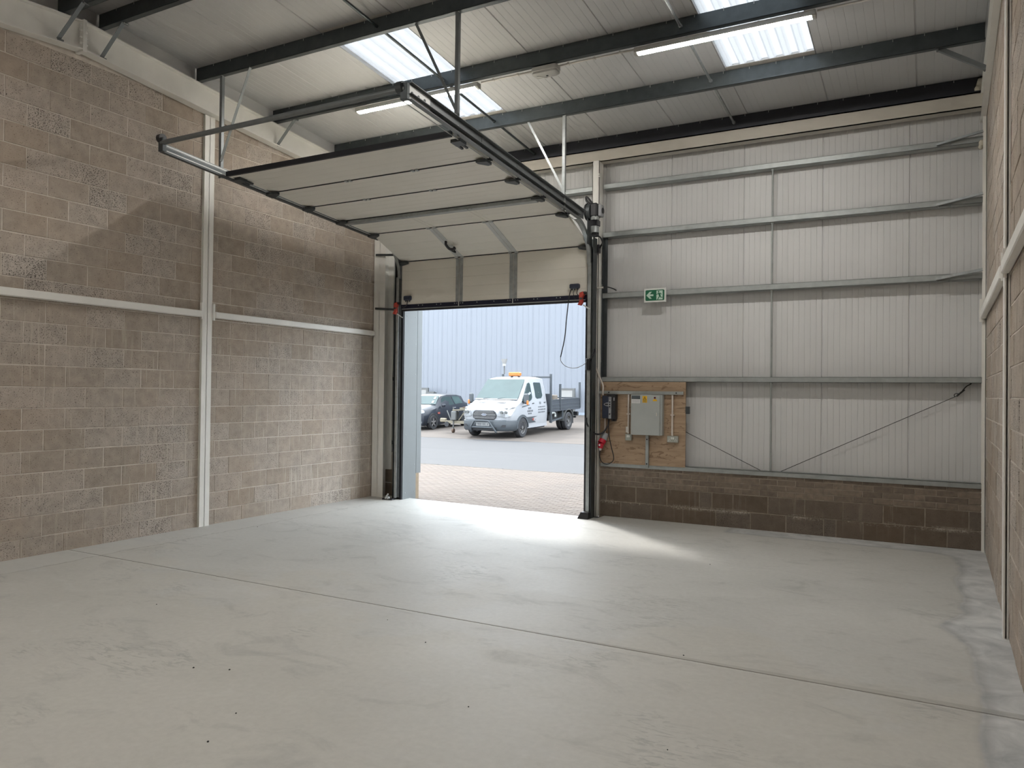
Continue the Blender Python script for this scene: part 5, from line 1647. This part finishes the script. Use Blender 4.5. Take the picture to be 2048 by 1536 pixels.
MB().tube(bez([(1.0, 2.40, 0.72), (1.0, 2.62, 0.76), (1.0, 2.78, 0.70), (1.0, 2.80, 0.58)], 5), 0.05, 8).build('filler_pipe', 'rail_galv', V, smooth='all')
MB().bar((1.0, 2.32, 0.42), (1.0, 3.42, 0.52), 0.05, 0.06).build('side_guard', 'van_grey', V)
MB().bar((1.03, 3.42, 0.80), (1.03, 3.42, 0.48), 0.05, 0.05).build('guard_post', 'van_grey', V)
for s in (1, -1):
    wg = [(s*0.66, 3.954-math.cos(math.pi*i/10)*0.44, 0.38+math.sin(math.pi*i/10)*0.44) for i in range(11)]
    MB().loft([[(s*0.64, y, z), (s*1.07, y, z), (s*1.07, y, z+0.03), (s*0.64, y, z+0.03)] for _, y, z in wg]).build('mudguard', 'frame_grey', V)
    MB().box((min(s*0.66, s*1.06), 4.40, 0.24), (max(s*0.66, s*1.06), 4.42, 0.80)).build('mud_flap', 'frame_grey', V)
    wheel(V, s*0.945, 0.0, 0.358, 0.225, s, 'hub', 0, 8)
    wheel(V, s*0.98, 3.954, 0.358, 0.19, s, 'hub', 0, 8)
    wheel(V, s*0.745, 3.954, 0.358, 0.19, s, 'hub', 0, 0, 'inner_wheel')
MB().bbox((0.55, 5.0, 0.52), (1.0, 5.12, 0.68), 0.02).build('rear_lamp', 'dark_gap', V)
MB().bbox((-0.5, 5.02, 0.42), (0.9, 5.10, 0.50), 0.02).build('step_bar', 'dark_gap', V)
# mast lamp on the far head-board post
ml = MB().cyl((-0.98, 2.30, 2.26), (-0.98, 2.30, 2.62), 0.03, 8).build('lamp_mast', 'frame_grey', V)
MB().cyl((-0.98, 2.30, 2.58), (-0.98, 2.30, 2.68), 0.08, 12, 0.06).build('lamp_head', 'board_white', ml)
MB().cyl((-0.98, 2.30, 2.68), (-0.98, 2.30, 2.86), 0.07, 12, 0.13).build('lamp_shade', 'board_white', ml)
# driver, seen through the side glass
dvp = tag(MB().box((-0.74, 2.02, 1.2), (0.74, 2.06, 1.9)).build('bulkhead', 'dark_gap', V))

# black hatchback ------------------------------------------------------
car = thing('hatchback', 'small black hatchback parked left of the tipper truck', 'car', (-10.36, 15.52, zg(15.5)+0.004), local=True)
car.rotation_euler = (math.atan(0.033), 0, 0)
K = car
cs = [
    (-0.66, [(0.55, 0.24), (0.62, 0.34), (0.64, 0.50), (0.60, 0.60), (0.50, 0.66), (0.3, 0.68)]),
    (-0.58, [(0.70, 0.20), (0.78, 0.34), (0.79, 0.55), (0.74, 0.68), (0.62, 0.76), (0.35, 0.78)]),
    (-0.30, [(0.76, 0.19), (0.83, 0.36), (0.835, 0.60), (0.79, 0.76), (0.66, 0.84), (0.36, 0.865)]),
    (0.20, [(0.77, 0.18), (0.835, 0.38), (0.835, 0.66), (0.79, 0.84), (0.66, 0.91), (0.36, 0.935)]),
    (0.42, [(0.77, 0.18), (0.835, 0.38), (0.835, 0.70), (0.79, 0.90), (0.68, 0.97), (0.38, 0.99)]),
    (0.82, [(0.77, 0.18), (0.835, 0.38), (0.838, 0.72), (0.80, 0.92), (0.625, 1.33), (0.36, 1.37)]),
    (1.30, [(0.77, 0.18), (0.84, 0.38), (0.842, 0.74), (0.805, 0.94), (0.63, 1.38), (0.36, 1.42)]),
    (2.05, [(0.77, 0.18), (0.84, 0.38), (0.842, 0.78), (0.805, 0.97), (0.63, 1.36), (0.36, 1.40)]),
    (2.48, [(0.76, 0.20), (0.83, 0.38), (0.835, 0.80), (0.79, 0.99), (0.61, 1.29), (0.34, 1.325)]),
    (2.72, [(0.73, 0.24), (0.80, 0.40), (0.805, 0.80), (0.76, 0.98), (0.58, 1.06), (0.32, 1.08)]),
    (2.96, [(0.60, 0.30), (0.68, 0.44), (0.69, 0.70), (0.64, 0.85), (0.50, 0.92), (0.3, 0.93)]),
]
MB().loft([ring(y, p) for y, p in cs]).build('body', 'car_paint', K, smooth=40)
def cflank(y, z):
    for (ya, pa), (yb, pb) in zip(cs, cs[1:]):
        if ya <= y <= yb:
            def at(p):
                for (x0, z0), (x1, z1) in zip(p, p[1:]):
                    if z0 <= z <= z1:
                        return x0+(x1-x0)*(z-z0)/(z1-z0)
                return p[-1][0]
            k = (y-ya)/(yb-ya)
            return at(pa)*(1-k)+at(pb)*k
    return 0.8
def cdecal(pts, mat, name, s=1, lift=0.01):
    a = [(s*(cflank(y, z)-0.012), y, z) for y, z in pts]
    b = [(s*(cflank(y, z)+lift), y, z) for y, z in pts]
    n = len(pts)
    f = [list(range(n)), list(range(n, 2*n))[::-1]] + [(i, (i+1) % n, n+(i+1) % n, n+i) for i in range(n)]
    return MB().add(a+b, f).build(name, mat, K)
for s in (1, -1):
    cdecal([(0.62, 0.93), (1.60, 0.965), (1.54, 1.15), (1.46, 1.31), (0.98, 1.31), (0.84, 1.24)], 'glass', 'side_window', s)
    cdecal([(1.70, 0.98), (2.32, 1.0), (2.26, 1.15), (2.16, 1.285), (1.60, 1.315), (1.66, 1.15)], 'windscreen', 'quarter_window', s)
    mr = MB().bbox((min(s*0.84, s*1.0), 0.58, 0.90), (max(s*0.84, s*1.0), 0.70, 1.02), 0.03).build('door_mirror', 'car_paint', K)
    cdecal([(1.50, 0.82), (1.68, 0.83), (1.68, 0.855), (1.50, 0.845)], 'chrome', 'door_handle', s, 0.03)
    cdecal([(0.33, 0.62), (0.48, 0.62), (0.48, 0.70), (0.33, 0.70)], 'marker_red', 'side_repeater', s, 0.012)
    pts_o = [(-math.cos(math.pi*i/12)*0.385, 0.29+math.sin(math.pi*i/12)*0.385) for i in range(13)]
    for yc in (0.0, 2.467):
        MB().loft([[(s*0.74, yc+y, z), (s*0.855, yc+y, z), (s*0.855, yc+y*0.87, 0.29+(z-0.29)*0.87), (s*0.74, yc+y*0.87, 0.29+(z-0.29)*0.87)] for y, z in pts_o]).build('wheel_arch', 'tyre', K)
        MB().plate([(s*0.846, yc+y*0.9, 0.29+(z-0.29)*0.9) for y, z in pts_o], (s*0.003, 0, 0)).build('arch_void', 'dark_gap', K)
        wheel(K, s*0.77, yc, 0.30, 0.20, s, 'alloy', 5)
    hl_ = MB().lathe([(0.145, -0.02), (0.13, 0.05), (0.01, 0.06), (0.01, -0.02)], (s*0.585, -0.60, 0.665), 'y', 18)
    MB().lathe([(0.01, 0.02), (0.15, 0.04), (0.15, -0.05), (0.11, -0.09), (0.01, -0.11)], (s*0.60, -0.50, 0.67), 'y', 20).build('headlamp', 'lamp_clear', K, smooth=50)
    MB().cyl((s*0.66, -0.62, 0.34), (s*0.66, -0.55, 0.34), 0.06, 12).build('fog_lamp', 'lamp_clear', K)
MB().plate([(-0.66, 0.44, 1.0), (0.66, 0.44, 1.0), (0.60, 0.80, 1.335), (-0.60, 0.80, 1.335)], (0, -0.012, 0.018)).build('windscreen', 'windscreen', K)
for x0, z0 in ((0.42, 1.20), (0.42, 1.04)):
    MB().plate([(x0, 0.44+(z0-1.0)*1.075-0.017, z0+0.018), (x0+0.10, 0.44+(z0-1.0)*1.075-0.017, z0+0.018), (x0+0.10, 0.54+(z0-1.0)*1.075-0.017, z0+0.111), (x0, 0.54+(z0-1.0)*1.075-0.017, z0+0.111)], (0, -0.004, 0.006)).build('screen_sticker', 'sticker', K)
MB().plate([(-0.30, -0.5, 0.80), (0.55, -0.5, 0.80), (0.55, 0.3, 0.968), (-0.30, 0.3, 0.968)], (0, -0.002, 0.006)).build('bonnet_sheen', 'bonnet_stripe', K) if 0 else None
MB().box((-0.7, -0.5, 0.17), (0.7, 2.8, 0.3)).build('underbody', 'dark_gap', K)
MB().plate([(-0.40, -0.655, 0.44), (0.40, -0.655, 0.44), (0.45, -0.655, 0.60), (-0.45, -0.655, 0.60)], (0, -0.03, 0)).build('grille', 'chrome', K)
MB().cyl((0.0, 2.2, 1.39), (0.0, 2.3, 1.58), 0.006, 6).build('aerial', 'dark_gap', K)

# trailer between the car and the truck --------------------------------
tl = thing('trailer', 'beige site trailer with tow hitch and jockey wheel behind the truck', 'trailer', (-7.7, 14.6, zg(14.6)), local=True)
Q = tl
# local: x to the right, y away, z up
MB().box((-0.62, -0.05, 0.36), (0.92, 0.05, 0.47)).build('drawbar', 'trailer_beige', Q)
hc = MB().bbox((-0.86, -0.06, 0.40), (-0.58, 0.06, 0.56), 0.03).build('tow_hitch', 'trailer_beige', Q)
MB().cyl((-0.52, -0.08, 0.33), (-0.52, 0.06, 0.33), 0.10, 14).build('hitch_guard', 'dark_gap', hc)
MB().cyl((-0.36, 0.0, 0.46), (-0.56, 0.0, 0.86), 0.022, 8).build('brake_lever', 'frame_grey', Q)
MB().bbox((-0.30, -0.14, 0.48), (-0.06, 0.12, 0.84), 0.03).build('tool_box', 'frame_grey', Q)
MB().bar((-0.25, 0.0, 0.88), (0.90, 0.0, 0.93), 0.20, 0.05).build('deck_rail', 'trailer_beige', Q)
MB().box((0.02, 0.3, 0.46), (0.92, 0.95, 0.90)).build('engine_housing', 'dark_gap', Q)
MB().bar((0.06, -0.10, 0.50), (0.28, -0.10, 0.78), 0.03, 0.03).build('strut', 'trailer_beige', Q)
MB().box((0.10, -0.12, 0.90), (0.90, 0.9, 0.985)).build('deck', 'trailer_beige', Q)
MB().box((0.24, -0.14, 0.985), (0.85, 0.6, 1.02)).build('deck_board', 'rust', Q)
MB().box((-0.55, -0.30, 0.34), (0.92, -0.24, 0.46)).build('side_member', 'trailer_beige', Q) if 0 else None
jw = MB().cyl((-0.22, -0.06, 0.10), (-0.22, -0.06, 1.0), 0.026, 8).build('jockey_stand', 'frame_grey', Q)
MB().cyl((-0.25, -0.06, 0.085), (-0.19, -0.06, 0.085), 0.085, 14).build('jockey_wheel', 'rust', jw)
wheel(Q, 0.42, 0.35, 0.30, 0.18, -1, 'tyre', 0, 0)
wheel(Q, 0.42, 1.75, 0.30, 0.18, 1, 'tyre', 0, 0)
